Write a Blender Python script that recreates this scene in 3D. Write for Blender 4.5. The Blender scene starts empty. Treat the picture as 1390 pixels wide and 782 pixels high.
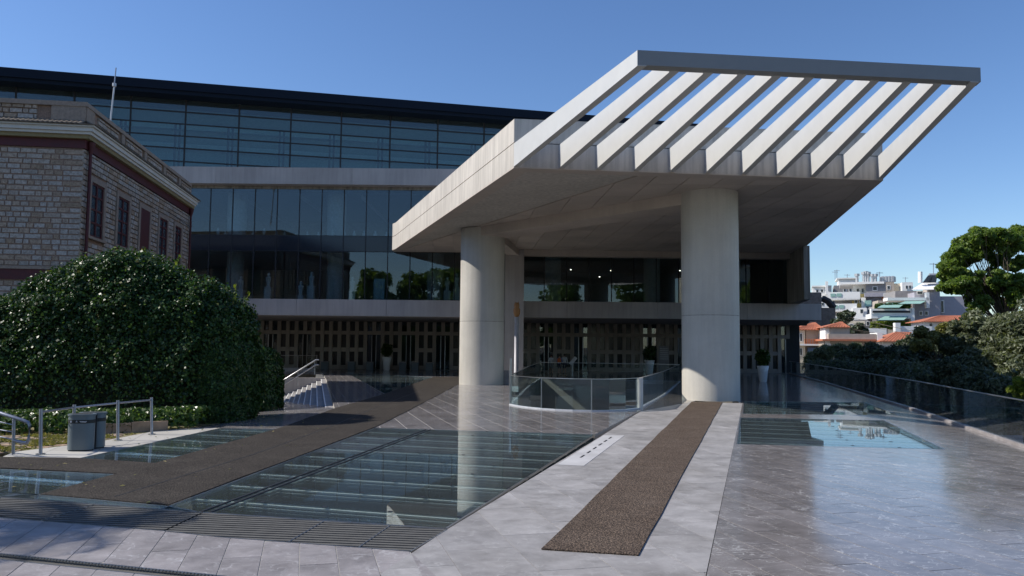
import bpy, bmesh, math, random
import numpy as np
from mathutils import Vector, Matrix
random.seed(7); rng = np.random.default_rng(7)
sc = bpy.context.scene
col = sc.collection
# ---------------------------------------------------------------- camera
FPX, PITCH, ROLL, CAMH = 1081.0, math.atan(78/1081), math.radians(0.54), 2.5
cF = Vector((0, math.cos(PITCH), math.sin(PITCH)))
_R0 = Vector((1, 0, 0)); _U0 = Vector((0, -math.sin(PITCH), math.cos(PITCH)))
cR = _R0*math.cos(ROLL) + _U0*math.sin(ROLL)
cU = -_R0*math.sin(ROLL) + _U0*math.cos(ROLL)
cam = bpy.data.cameras.new('camera'); camo = bpy.data.objects.new('camera', cam); col.objects.link(camo)
M = Matrix((cR, cU, -cF)).transposed().to_4x4(); M.translation = (0, 0, CAMH)
camo.matrix_world = M
cam.sensor_width = 36; cam.lens = 36*FPX/1390; cam.clip_start = 0.1; cam.clip_end = 6000
sc.camera = camo
def at(px, py, Y):                       # a photo pixel at depth Y as a point of the place
    d = cF + cR*((px-695)/FPX) - cU*((py-391)/FPX)
    return Vector((0, 0, CAMH)) + d*(Y/d.y)
# ---------------------------------------------------------------- sky and sun
SUN_EL, SUN_AZ = math.radians(41), math.radians(270)      # clockwise from +Y : from the left, a touch from the front
w = bpy.data.worlds.new("World"); sc.world = w; w.use_nodes = True
nt = w.node_tree; nt.nodes.clear()
sky = nt.nodes.new('ShaderNodeTexSky'); sky.sky_type = 'NISHITA'; sky.sun_disc = False
sky.sun_elevation = SUN_EL; sky.sun_rotation = SUN_AZ
sky.air_density = 1.0; sky.dust_density = 0.3; sky.ozone_density = 4.0; sky.altitude = 100
hs = nt.nodes.new('ShaderNodeHueSaturation'); hs.inputs['Saturation'].default_value = 1.12; hs.inputs['Hue'].default_value = .507
bg = nt.nodes.new('ShaderNodeBackground'); bg.inputs[1].default_value = 0.135
wo = nt.nodes.new('ShaderNodeOutputWorld')
nt.links.new(sky.outputs[0], hs.inputs['Color']); nt.links.new(hs.outputs[0], bg.inputs[0]); nt.links.new(bg.outputs[0], wo.inputs[0])
sl = bpy.data.lights.new('sun', 'SUN'); sl.energy = 5.0; sl.angle = math.radians(0.5); sl.color = (1.0, 0.945, 0.86)
so = bpy.data.objects.new('sun', sl); col.objects.link(so)
sdir = Vector((math.sin(SUN_AZ)*math.cos(SUN_EL), math.cos(SUN_AZ)*math.cos(SUN_EL), math.sin(SUN_EL)))
so.rotation_euler = sdir.to_track_quat('Z', 'Y').to_euler()
vs = sc.view_settings
vs.view_transform = 'Standard'; vs.look = 'None'; vs.exposure = 0.14; vs.gamma = 1.0; vs.use_curve_mapping = False
sc.cycles.max_bounces = 8; sc.cycles.transparent_max_bounces = 24; sc.cycles.caustics_refractive = False

# ---------------------------------------------------------------- materials
def lin(c): return tuple(((v/255)/12.92 if v/255 <= .04045 else ((v/255+.055)/1.055)**2.4) for v in c)
class NB:
    def __init__(s, name):
        s.m = bpy.data.materials.new(name); s.m.use_nodes = True; s.t = s.m.node_tree; s.t.nodes.clear()
        s.out = s.t.nodes.new('ShaderNodeOutputMaterial')
    def n(s, ty, **kw):
        x = s.t.nodes.new('ShaderNode'+ty)
        for k, v in kw.items():
            if k.startswith('i_'):
                key = k[2:]; key = int(key) if key.isdigit() else key.replace('_', ' ')
                if isinstance(v, bpy.types.NodeSocket): s.t.links.new(v, x.inputs[key])
                else: x.inputs[key].default_value = v
            else: setattr(x, k, v)
        return x
    def l(s, a, b): s.t.links.new(a, b)
    def ramp(s, f, stops):
        r = s.n('ValToRGB'); s.l(f, r.inputs[0])
        e = r.color_ramp.elements
        while len(e) < len(stops): e.new(.5)
        for q, (p, c) in zip(e, stops): q.position = p; q.color = (*c, 1) if len(c) == 3 else c
        return r.outputs[0]
    def mix(s, f, a, b, mode='MIX'):
        x = s.n('Mix', data_type='RGBA', blend_type=mode)
        for sock, v in ((x.inputs[0], f), (x.inputs[6], a), (x.inputs[7], b)):
            if isinstance(v, bpy.types.NodeSocket): s.l(v, sock)
            else: sock.default_value = v if not isinstance(v, tuple) or len(v) == 4 else (*v, 1)
        return x.outputs[2]
    def math(s, op, a, b=0.0):
        x = s.n('Math', operation=op)
        for i, v in ((0, a), (1, b)):
            if isinstance(v, bpy.types.NodeSocket): s.l(v, x.inputs[i])
            else: x.inputs[i].default_value = v
        return x.outputs[0]
    def coords(s, shift=True):
        tc = s.n('TexCoord').outputs['Object']
        if not shift: return tc
        r = s.n('ObjectInfo').outputs['Random']
        v = s.n('VectorMath', operation='SCALE'); v.inputs[0].default_value = (37, 91, 53); s.l(r, v.inputs[3])
        a = s.n('VectorMath', operation='ADD'); s.l(tc, a.inputs[0]); s.l(v.outputs[0], a.inputs[1])
        return a.outputs[0]
    def scale(s, v, k):
        m = s.n('Mapping'); s.l(v, m.inputs[0]); m.inputs[3].default_value = k; return m.outputs[0]
    def noise(s, v, sc_, det=4, rough=.55):
        x = s.n('TexNoise', i_Scale=sc_, i_Detail=det, i_Roughness=rough); s.l(v, x.inputs[0]); return x.outputs[0]
    def pbr(s, colr, rough=.6, metal=0, bump=None, bstr=.3, bdist=.01, **kw):
        p = s.n('BsdfPrincipled')
        for k, v in (('Base Color', colr), ('Roughness', rough), ('Metallic', metal)):
            if isinstance(v, bpy.types.NodeSocket): s.l(v, p.inputs[k])
            else: p.inputs[k].default_value = (*v, 1) if isinstance(v, tuple) else v
        for k, v in kw.items(): p.inputs[k.replace('_', ' ')].default_value = v
        if bump is not None:
            b = s.n('Bump', i_Strength=bstr, i_Distance=bdist); s.l(bump, b.inputs['Height']); s.l(b.outputs[0], p.inputs['Normal'])
        s.l(p.outputs[0], s.out.inputs[0]); return p
def rnd_tone(b, island=False):
    if island: return b.n('NewGeometry').outputs['Random Per Island']
    return b.n('ObjectInfo').outputs['Random']
def m_plain(name, c, rough=.5, metal=0, var=.12, sc_=6, bstr=.08, **kw):
    b = NB(name); v = b.coords()
    n = b.noise(v, sc_)
    lo = tuple(x*(1-var) for x in c); hi = tuple(min(1, x*(1+var)) for x in c)
    cc = b.ramp(n, [(.3, lo), (.7, hi)])
    rr = b.n('MapRange', i_3=rough*.85, i_4=min(1, rough*1.15)); b.l(n, rr.inputs[0])
    b.pbr(cc, rr.outputs[0], metal, bump=b.noise(v, sc_*8), bstr=bstr, **kw); return b.m
def m_concrete(name, c, rough=.75, streak=.25, island=False, tone=.1, boards=0):
    b = NB(name); v = b.coords(False)
    big = b.noise(b.scale(v, (.35, .35, .35)), 1.0, 5)
    st = b.noise(b.scale(v, (3.0, 3.0, .18)), 1.6, 4)           # rain streaks run down
    fine = b.noise(v, 30, 3)
    base = b.ramp(big, [(.3, tuple(x*.86 for x in c)), (.7, tuple(min(1, x*1.1) for x in c))])
    s_ = b.ramp(st, [(.35, (1-streak,)*3), (.6, (1.0,)*3)])
    cc = b.mix(1.0, base, s_, 'MULTIPLY')
    f_ = b.ramp(fine, [(.3, (.93,)*3), (.7, (1.05,)*3)])
    cc = b.mix(1.0, cc, f_, 'MULTIPLY')
    t_ = b.ramp(rnd_tone(b, island), [(0, (1-tone,)*3), (1, (1+tone*.6,)*3)])
    cc = b.mix(1.0, cc, t_, 'MULTIPLY')
    b.pbr(cc, rough, bump=b.math('ADD', fine, b.noise(v, 90, 2)), bstr=.15); return b.m
def m_marble(name, c, rough=.16, vein=(.5, .5, .5), tone=.11, island=False, warm=.0, spec=.26):
    b = NB(name); v0 = b.coords(not island)
    if island:
        r = rnd_tone(b, True); sv = b.n('VectorMath', operation='SCALE'); sv.inputs[0].default_value = (37, 91, 53); b.l(r, sv.inputs[3])
        a = b.n('VectorMath', operation='ADD'); b.l(v0, a.inputs[0]); b.l(sv.outputs[0], a.inputs[1]); v0 = a.outputs[0]
    cloud = b.noise(v0, 1.8, 6, .65)
    wn = b.n('TexNoise', i_Scale=2.2, i_Detail=4.0); b.l(v0, wn.inputs[0])
    wv = b.n('VectorMath', operation='SCALE', i_3=1.1); b.l(wn.outputs[1], wv.inputs[0])
    wa = b.n('VectorMath', operation='ADD'); b.l(v0, wa.inputs[0]); b.l(wv.outputs[0], wa.inputs[1])
    vor = b.n('TexVoronoi', feature='DISTANCE_TO_EDGE', i_Scale=1.6); b.l(b.scale(wa.outputs[0], (1.0, 2.6, 1.0)), vor.inputs[0])
    thin = b.ramp(vor.outputs['Distance'], [(.0, (1,)*3), (.04, (0,)*3)])
    msk = b.ramp(b.noise(v0, 3.1, 3), [(.42, (0,)*3), (.6, (1,)*3)])
    vm = b.mix(1.0, thin, msk, 'MULTIPLY')
    base = b.ramp(cloud, [(.28, tuple(x*.78 for x in c)), (.5, c), (.75, tuple(min(1, x*1.28) for x in c))])
    tn = b.ramp(rnd_tone(b, island), [(0, (1-tone, 1-tone, 1-tone)), (.5, (1, 1-warm*.3, 1-warm*.6)), (1, (1+tone, 1+tone, 1+tone))])
    cc = b.mix(1.0, base, tn, 'MULTIPLY')
    cc = b.mix(b.math('MULTIPLY', vm, .6), cc, vein)
    n2 = b.n('TexNoise', i_Scale=5.0, i_Detail=5.0, i_Roughness=.6, i_Distortion=1.6); b.l(b.scale(v0, (.7, 1.9, 1)), n2.inputs[0])
    hair = b.ramp(b.math('ABSOLUTE', b.math('SUBTRACT', n2.outputs[0], .5)), [(0, (1,)*3), (.012, (0,)*3)])
    hm = b.mix(1.0, hair, b.ramp(b.noise(v0, 2.2, 3), [(.45, (0,)*3), (.62, (1,)*3)]), 'MULTIPLY')
    cc = b.mix(b.math('MULTIPLY', hm, .75), cc, vein)
    wear = b.noise(b.coords(False), .45, 7, .7); wear2 = b.noise(b.coords(False), 3.4, 6, .75)
    cc = b.mix(1.0, cc, b.ramp(wear, [(.3, (.78, .77, .75)), (.55, (1.02, 1.02, 1.02)), (.75, (1.12, 1.12, 1.12))]), 'MULTIPLY')
    cc = b.mix(1.0, cc, b.ramp(wear2, [(.34, (.86, .855, .85)), (.5, (1, 1, 1)), (.7, (1.07, 1.07, 1.07))]), 'MULTIPLY')
    rr = b.n('MapRange', i_1=.3, i_2=.7, i_3=rough*.7, i_4=rough*1.35); b.l(b.math('MULTIPLY', b.math('ADD', wear, wear2), .5), rr.inputs[0])
    b.pbr(cc, rr.outputs[0], bump=b.noise(b.coords(False), 7, 3), bstr=.02, bdist=.01, Specular_IOR_Level=spec); return b.m
def m_leaf(name, stops, rough=.35, trans=.3, spec=.3):
    b = NB(name)
    cc = b.ramp(b.n('NewGeometry').outputs['Random Per Island'], stops)
    p = b.n('BsdfPrincipled'); b.l(cc, p.inputs['Base Color']); p.inputs['Roughness'].default_value = rough
    p.inputs['Specular IOR Level'].default_value = spec
    t = b.n('BsdfTranslucent'); b.l(b.mix(1.0, cc, (1.5, 1.6, .6), 'MULTIPLY'), t.inputs[0])
    m = b.n('MixShader', i_0=trans); b.l(p.outputs[0], m.inputs[1]); b.l(t.outputs[0], m.inputs[2]); b.l(m.outputs[0], b.out.inputs[0]); return b.m
def m_glass(name, tint=(.6, .7, .7), refl=1.0, base=.0, rough=0.0, ior=1.5, dirt=0.0):
    b = NB(name)
    fr = b.n('Fresnel', i_IOR=ior)
    f = b.math('ADD', b.math('MULTIPLY', fr.outputs[0], refl), base)
    g = b.n('BsdfGlossy', i_Roughness=rough); g.inputs[0].default_value = (.93, .97, 1, 1)
    tr = b.n('BsdfTransparent'); tr.inputs[0].default_value = (*tint, 1)
    back = tr.outputs[0]
    if dirt:
        d = b.n('BsdfDiffuse'); d.inputs[0].default_value = (.45, .5, .5, 1)
        mm = b.n('MixShader', i_0=dirt); b.l(back, mm.inputs[1]); b.l(d.outputs[0], mm.inputs[2]); back = mm.outputs[0]
    m = b.n('MixShader'); b.l(f, m.inputs[0]); b.l(back, m.inputs[1]); b.l(g.outputs[0], m.inputs[2]); b.l(m.outputs[0], b.out.inputs[0]); return b.m
def m_emit(name, c, s):
    b = NB(name); e = b.n('Emission', i_Strength=s); e.inputs[0].default_value = (*c, 1); b.l(e.outputs[0], b.out.inputs[0]); return b.m

MT = dict(
 conc=m_concrete('concrete_cast', (.54, .50, .445), streak=.24),
 conc_panel=m_concrete('concrete_panel', (.55, .475, .41), streak=.05, tone=.12),
 conc_dark=m_concrete('concrete_stained', (.30, .28, .25), streak=.5),
 conc_col=m_concrete('concrete_column', (.55, .52, .46), streak=.08, rough=.55),
 conc_band=m_concrete('concrete_band', (.42, .385, .365), streak=.12, rough=.7),
 conc_floor=m_concrete('concrete_floor', (.42, .40, .36), streak=.0),
 lattice=m_concrete('lattice_concrete', (.40, .355, .31), streak=.1),
 fin=m_plain('fin_white_metal', (.52, .52, .505), .45, var=.03, sc_=2),
 beam_shaded=m_plain('fin_metal_shaded', (.25, .255, .25), .45, var=.04, sc_=2),  # end beam: same metal as the fins, shade of its front put into the colour
 marble=m_marble('grey_marble', (.20, .188, .19), .125, vein=(.56, .55, .54), warm=.06),
 marble_i=m_marble('grey_marble_far', (.20, .188, .19), .125, vein=(.56, .55, .54), island=True, warm=.06),
 marble_f=m_marble('grey_marble_front', (.275, .253, .25), .42, vein=(.5, .49, .49)),
 marble_l=m_marble('pale_marble', (.30, .287, .28), .5, vein=(.45, .44, .43), tone=.1),
 marble_li=m_marble('pale_marble_far', (.30, .287, .28), .5, vein=(.45, .44, .43), tone=.1, island=True),
 joint=m_plain('mortar_joint', (.34, .32, .29), .8),
 pole_grey=m_plain('pole_grey', (.33, .33, .36), .5, .2), plate_marble=m_plain('plate_marble', (.5, .49, .485), .5, var=.1, sc_=2), joint_m=m_plain('faint_joint', (.27, .255, .24), .18), joint_d=m_plain('dark_joint', (.2, .19, .185), .8),
 floor_glass=m_glass('floor_glass', (.86, .94, .95), .62, .0, dirt=.055),
 wall_glass=m_glass('wall_glass', (.72, .81, .84), .7, .034),
 gal_glass=m_glass('gallery_glass', (.62, .80, .82), .5, .042, dirt=.045),
 rail_glass=m_glass('rail_glass', (.84, .88, .88), .55, .0),
 steel=m_plain('brushed_steel', (.42, .43, .44), .3, .9, var=.05),
 rail_steel=m_plain('rail_steel', (.30, .31, .35), .35, .7, var=.06),
 dark_steel=m_plain('dark_frame', (.012, .013, .016), .6, .0),
 grating=m_plain('grating_steel', (.115, .112, .105), .9, .0, Specular_IOR_Level=.15),
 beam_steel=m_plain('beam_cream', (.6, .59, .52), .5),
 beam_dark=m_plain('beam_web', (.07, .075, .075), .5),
 pit=m_concrete('excavation_earth', (.08, .075, .065), streak=.0),
 pit_stone=m_plain('ruin_stone', (.22, .20, .17), .9, sc_=3, var=.3),
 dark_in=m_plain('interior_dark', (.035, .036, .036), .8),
 mid_in=m_plain('interior_grey', (.34, .34, .33), .8),
 pale_in=m_plain('interior_column', (.5, .49, .47), .7),
 white=m_plain('white_paint', (.80, .79, .76), .7, var=.05, sc_=2),
 cream=m_plain('cream_plaster', (.62, .55, .42), .8, var=.08, sc_=1),
 beige=m_plain('beige_plaster', (.42, .36, .30), .8, var=.1, sc_=1),
 ochre=m_plain('ochre_plaster', (.60, .46, .16), .8, var=.08),
 greywall=m_plain('grey_plaster', (.26, .25, .25), .85, var=.15, sc_=1),
 darkwall=m_plain('stained_wall', (.11, .10, .095), .85, var=.35, sc_=1),
 lilac=m_plain('lilac_grey_plaster', (.33, .32, .36), .85, var=.08, sc_=1),
 rooftile=m_plain('terracotta', (.44, .15, .075), .8, var=.25, sc_=4),
 oldtile=m_plain('weathered_tile', (.16, .13, .10), .85, var=.4, sc_=9),
 red=m_plain('oxblood_paint', (.075, .010, .012), .6, var=.2),
 cornice=m_plain('cornice_white', (.58, .56, .52), .7, var=.08, sc_=2),
 soffit_y=m_plain('ochre_render', (.25, .20, .10), .8, var=.1),
 roof_navy=m_plain('roof_navy', (.006, .012, .024), .7, Specular_IOR_Level=.15), spandrel=m_plain('spandrel_navy', (.012, .018, .028), .12),
 window_dark=m_plain('window_dark', (.03, .035, .04), .15),
 window_blue=m_plain('window_pane', (.045, .055, .065), .08, var=.2),
 frame_stone=m_plain('dressed_stone', (.29, .225, .175), .85, var=.2, sc_=8, bstr=.3),
 mortar=m_plain('brown_mortar', (.25, .165, .12), .95, var=.3, sc_=14, bstr=.4),
 awning=m_plain('green_awning', (.26, .43, .38), .7), orange=m_plain('orange_blind', (.5, .13, .03), .7),
 solar=m_plain('solar_panel', (.03, .035, .05), .2), tank=m_plain('steel_tank', (.45, .45, .45), .4, .5),
 pot=m_plain('white_pot', (.72, .72, .70), .4, var=.03), bin=m_plain('bin_grey_blue', (.12, .15, .165), .38, var=.08, sc_=2),
 bin_band=m_plain('bin_band', (.012, .013, .014), .6), mark=m_plain('print_white', (.6, .6, .6), .6),
 bin_in=m_plain('bin_opening', (.01, .01, .01), .7),
 kerb=m_plain('ochre_stone_kerb', (.30, .21, .14), .9, var=.3, sc_=4, bstr=.4),
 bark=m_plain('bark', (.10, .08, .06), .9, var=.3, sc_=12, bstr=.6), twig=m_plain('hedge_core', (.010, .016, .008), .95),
 ownl=m_plain('bronze_ochre', (.38, .19, .07), .5, var=.2, sc_=9),
 terrain=m_plain('garden_soil', (.09, .075, .05), .95, var=.3, sc_=.3),
 skin=m_plain('skin', (.45, .27, .19), .6), hair=m_plain('hair', (.03, .02, .015), .7),
 cloth_o=m_plain('orange_cloth', (.55, .14, .04), .8), cloth_b=m_plain('blue_cloth', (.12, .2, .38), .8),
 cloth_w=m_plain('white_cloth', (.6, .6, .58), .8), cloth_n=m_plain('navy_cloth', (.03, .04, .07), .8), cloth_g=m_plain('grey_cloth', (.2, .2, .2), .8),
 pale_slab=m_plain('pale_slab', (.5, .52, .55), .35, var=.06), glow=m_emit('spot_glow', (1, .9, .7), 6),
 exhibit=m_plain('exhibit_marble', (.6, .6, .57), .6), exhibit_b=m_plain('showcase_panel', (.40, .50, .50), .4),
)
# stones of the old school: grey-blue and tan stones mixed, one tone per stone
def m_stone(name, island):
    b = NB(name); v = b.coords(not island)
    t = rnd_tone(b, island)
    c1 = b.ramp(t, [(0, (.31, .23, .16)), (.25, (.42, .32, .24)), (.5, (.36, .315, .27)), (.75, (.45, .41, .37)), (1, (.42, .34, .27))])
    n = b.noise(v, 9, 6, .7)
    c2 = b.mix(1.0, c1, b.ramp(n, [(.3, (.55, .53, .5)), (.6, (1.1, 1.1, 1.1))]), 'MULTIPLY')
    b.pbr(c2, .9, bump=n, bstr=.7, bdist=.03); return b.m
MT['stone'] = m_stone('wall_stone', False); MT['stone_i'] = m_stone('wall_stone_far', True)
# speckled loop mat
b = NB('loop_mat'); v = b.coords(False)
vo = b.n('TexVoronoi', i_Scale=55.0); b.l(v, vo.inputs[0])
cc = b.ramp(b.noise(b.scale(v, (42, 42, 42)), 1, 2), [(.38, (.006, .005, .004)), (.5, (.028, .023, .019)), (.64, (.11, .092, .075))])
cc = b.mix(.35, cc, b.ramp(b.noise(v, 1.1, 7, .7), [(.3, (.012, .010, .009)), (.5, (.035, .03, .026)), (.75, (.085, .075, .064))]))
b.pbr(cc, .95, bump=vo.outputs[0], bstr=1.0, bdist=.01, Specular_IOR_Level=.2); MT['mat_grey'] = b.m
b = NB('loop_mat_brown'); v = b.coords(False)
vo = b.n('TexVoronoi', i_Scale=55.0); b.l(v, vo.inputs[0])
cc = b.ramp(b.noise(b.scale(v, (42, 42, 42)), 1, 2), [(.38, (.012, .008, .006)), (.5, (.066, .046, .033)), (.64, (.25, .18, .13))])
cc = b.mix(.35, cc, b.ramp(b.noise(v, 1.1, 7, .7), [(.3, (.04, .03, .022)), (.5, (.085, .066, .052)), (.75, (.16, .13, .105))]))
b.pbr(cc, .95, bump=vo.outputs[0], bstr=1.0, bdist=.01, Specular_IOR_Level=.2); MT['mat_brown'] = b.m
# trodden verge: dry grass and soil between old paving
b = NB('verge_soil'); v = b.coords(False)
n1 = b.noise(v, 1.6, 6, .7); n2 = b.noise(v, 14, 4)
cc = b.ramp(n1, [(.35, (.20, .15, .095)), (.5, (.15, .15, .05)), (.62, (.25, .19, .11))])
cc = b.mix(1.0, cc, b.ramp(n2, [(.3, (.7,)*3), (.7, (1.2,)*3)]), 'MULTIPLY'); b.pbr(cc, .95, bump=n2, bstr=.8, bdist=.03); MT['verge'] = b.m
MT['ivy'] = m_leaf('ivy_leaf', [(0, (.012, .030, .009)), (.45, (.026, .062, .015)), (.85, (.05, .105, .024)), (.97, (.09, .15, .03)), (1, (.16, .13, .05))], .40, .18)
MT['ivy_l'] = m_leaf('ivy_ground_leaf', [(0, (.03, .06, .012)), (.6, (.06, .11, .02)), (1, (.12, .17, .03))], .3, .3)
MT['shrub'] = m_leaf('shrub_leaf', [(0, (.02, .045, .01)), (1, (.06, .11, .02))], .4, .3)
MT['lime'] = m_leaf('lime_leaf', [(0, (.10, .14, .02)), (1, (.22, .26, .04))], .4, .4)
MT['bigtree'] = m_leaf('tree_leaf', [(0, (.07, .12, .025)), (.6, (.13, .20, .045)), (1, (.22, .28, .07))], .4, .45)
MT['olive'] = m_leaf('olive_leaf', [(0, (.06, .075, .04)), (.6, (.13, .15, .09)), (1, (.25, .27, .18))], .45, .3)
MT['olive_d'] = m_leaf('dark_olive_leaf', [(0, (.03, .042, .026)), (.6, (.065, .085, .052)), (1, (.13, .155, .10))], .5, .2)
MT['yellowtree'] = m_leaf('yellow_green_leaf', [(0, (.10, .11, .03)), (1, (.28, .26, .10))], .5, .3)
MT['grassm'] = m_leaf('dry_grass', [(0, (.10, .11, .03)), (.6, (.20, .18, .07)), (1, (.30, .25, .13))], .7, .3)

# ---------------------------------------------------------------- building helpers
ORG = {}
def link(o): col.objects.link(o); return o
def thing(name, label, cat, loc=(0, 0, 0), group=None):
    o = link(bpy.data.objects.new(name, None)); o.location = loc; o.empty_display_size = .2
    o['label'] = label; o['category'] = cat
    if group: o['group'] = group
    ORG[o] = Vector(loc); return o
def struct_root(name):
    o = link(bpy.data.objects.new(name, None)); o['kind'] = 'structure'; ORG[o] = Vector((0, 0, 0)); return o
class MB:
    """collects faces; build() links them as one mesh object"""
    def __init__(s): s.v = []; s.f = []
    def add(s, vs, fs):
        k = len(s.v); s.v += [tuple(v) for v in vs]; s.f += [tuple(i+k for i in f) for f in fs]; return s
    def box(s, a, b):
        x0, y0, z0 = a; x1, y1, z1 = b
        return s.add([(x0,y0,z0),(x1,y0,z0),(x1,y1,z0),(x0,y1,z0),(x0,y0,z1),(x1,y0,z1),(x1,y1,z1),(x0,y1,z1)],
                     [(0,3,2,1),(4,5,6,7),(0,1,5,4),(1,2,6,5),(2,3,7,6),(3,0,4,7)])
    def prism(s, poly, z0, z1):
        n = len(poly)
        if area(poly) < 0: poly = poly[::-1]
        vs = [(p[0], p[1], z0) for p in poly] + [(p[0], p[1], z1) for p in poly]
        return s.add(vs, [tuple(range(n-1, -1, -1)), tuple(range(n, 2*n))] + [(i, (i+1) % n, n+(i+1) % n, n+i) for i in range(n)])
    def shell(s, poly, z0, z1):
        poly = ccw(poly); n = len(poly); vs = [(p[0], p[1], z0) for p in poly]+[(p[0], p[1], z1) for p in poly]
        s.add(vs, [(i, (i+1) % n, n+(i+1) % n, n+i) for i in range(n)]); s.add(vs[:n], [tuple(range(n-1, -1, -1))]); return s.add(vs[n:], [tuple(range(n))])
    def hexa(s, q):   # 8 points bottom ring then top ring
        return s.add(q, [(0,3,2,1),(4,5,6,7),(0,1,5,4),(1,2,6,5),(2,3,7,6),(3,0,4,7)])
    def bar(s, p, q, w_, h_, up=(0, 0, 1)):
        p = Vector(p); q = Vector(q); d = (q-p).normalized(); u = Vector(up)
        r = d.cross(u)
        if r.length < 1e-4: r = Vector((1, 0, 0))
        r.normalize(); u = r.cross(d)
        r *= w_/2; u *= h_/2
        return s.add([p-r-u, p+r-u, p+r+u, p-r+u, q-r-u, q+r-u, q+r+u, q-r+u],
                     [(0,1,2,3),(7,6,5,4),(0,4,5,1),(1,5,6,2),(2,6,7,3),(3,7,4,0)])
    def tube(s, pts, r, n=10):
        pts = [Vector(p) for p in pts]; rs = r if isinstance(r, (list, tuple)) else [r]*len(pts)
        rings = []
        for i, p in enumerate(pts):
            d = ((pts[min(i+1, len(pts)-1)]-pts[max(i-1, 0)])).normalized()
            a = d.cross(Vector((0, 0, 1)));
            if a.length < .05: a = d.cross(Vector((0, 1, 0)))
            a.normalize(); c = d.cross(a)
            rings.append([p + a*math.cos(t)*rs[i] + c*math.sin(t)*rs[i] for t in [2*math.pi*k/n for k in range(n)]])
        vs = [q for g in rings for q in g]; fs = []
        for i in range(len(pts)-1):
            for k in range(n): fs.append((i*n+k, i*n+(k+1) % n, (i+1)*n+(k+1) % n, (i+1)*n+k))
        s.add(vs, fs)
        s.add(rings[0], [tuple(range(n-1, -1, -1))]); return s.add(rings[-1], [tuple(range(n))])
    def lathe(s, c, prof, n=32, sx=1, sy=1):
        vs = []; fs = []
        for r, z in prof:
            for k in range(n): t = 2*math.pi*k/n; vs.append((c[0]+r*sx*math.cos(t), c[1]+r*sy*math.sin(t), c[2]+z))
        for i in range(len(prof)-1):
            for k in range(n): fs.append((i*n+k, i*n+(k+1) % n, (i+1)*n+(k+1) % n, (i+1)*n+k))
        s.add(vs, fs)
        s.add(vs[:n], [tuple(range(n-1, -1, -1))]); return s.add(vs[-n:], [tuple(range(n))])
    def build(s, name, mat, parent=None, smooth=False, kind=None, label=None):
        o0 = ORG.get(parent, Vector((0, 0, 0)))
        me = bpy.data.meshes.new(name)
        me.from_pydata([(v[0]-o0.x, v[1]-o0.y, v[2]-o0.z) for v in s.v] if parent else s.v, [], s.f)
        me.materials.append(MT[mat] if isinstance(mat, str) else mat)
        if smooth:
            me.polygons.foreach_set('use_smooth', [len(p.vertices) < 5 and abs(p.normal.z) < .95 for p in me.polygons])
        me.update()
        o = link(bpy.data.objects.new(name, me)); o.parent = parent; ORG[o] = o0
        if kind: o['kind'] = kind
        if label: o['label'] = label
        return o
def tag(o, label, cat, group=None):
    o['label'] = label; o['category'] = cat
    if group: o['group'] = group
    return o
def area(p): return .5*sum(p[i][0]*p[(i+1) % len(p)][1]-p[(i+1) % len(p)][0]*p[i][1] for i in range(len(p)))
def ccw(p): return list(p) if area(p) > 0 else list(p)[::-1]
def halfclip(poly, a, b, keep_left=True):
    out = []; n = len(poly)
    def sd(p): 
        v = (b[0]-a[0])*(p[1]-a[1])-(b[1]-a[1])*(p[0]-a[0]); return v if keep_left else -v
    for i in range(n):
        p, q = poly[i], poly[(i+1) % n]; sp, sq = sd(p), sd(q)
        if sp >= 0: out.append(p)
        if (sp > 0 > sq) or (sp < 0 < sq):
            t = sp/(sp-sq); out.append((p[0]+(q[0]-p[0])*t, p[1]+(q[1]-p[1])*t))
    return out
def clip(poly, convex):
    convex = ccw(convex)
    for i in range(len(convex)):
        poly = halfclip(poly, convex[i], convex[(i+1) % len(convex)])
        if len(poly) < 3: return []
    return poly
def subtract(polys, hole):
    hole = ccw(hole); res = []
    for p in polys:
        if not clip(p, hole): res.append(p); continue
        cur = p
        for i in range(len(hole)):
            a, b_ = hole[i], hole[(i+1) % len(hole)]
            o = halfclip(cur, a, b_, False)
            if len(o) >= 3 and abs(area(o)) > 1e-4: res.append(o)
            cur = halfclip(cur, a, b_)
            if len(cur) < 3: break
    return res
def dup(root, loc, rot=0, label=None):
    r = root.copy(); link(r); r.location = loc; r.rotation_euler = (0, 0, rot)
    if label: r['label'] = label
    for ch in list(root.children):
        c = ch.copy(); link(c); c.parent = r
        for g in list(ch.children):
            d = g.copy(); link(d); d.parent = c
    return r

# ---------------------------------------------------------------- terrain, excavation
MB().prism([(-3000, -3000), (3000, -3000), (3000, 3000), (-3000, 3000)], -5.4, -5.0).build('ground', 'terrain', kind='structure')
MB().prism([(-40, -4), (16, -4), (30, 62), (30, 84), (-30, 84), (-40, 40)], -3.8, -3.5).build('excavation_floor', 'pit', kind='structure')
rw = MB()
for k in range(26):
    x = random.uniform(-11, 10); y = random.uniform(10, 36); L = random.uniform(1, 4); a = random.choice([.1, 1.67])+random.uniform(-.1, .1)
    h_ = random.uniform(.3, 1.1)
    for i in range(int(L/.45)):
        cx, cy = x+math.cos(a)*i*.47, y+math.sin(a)*i*.47
        rw.prism([(cx-.22, cy-.2), (cx+.2, cy-.22), (cx+.22, cy+.2), (cx-.2, cy+.22)], -3.5, -3.5+h_*random.uniform(.7, 1))
ro = rw.build('ancient_ruins', 'pit_stone', kind='stuff'); ro['label'] = 'ancient stone wall stumps in the excavation below the glass floor'; ro['category'] = 'ruins'

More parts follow.
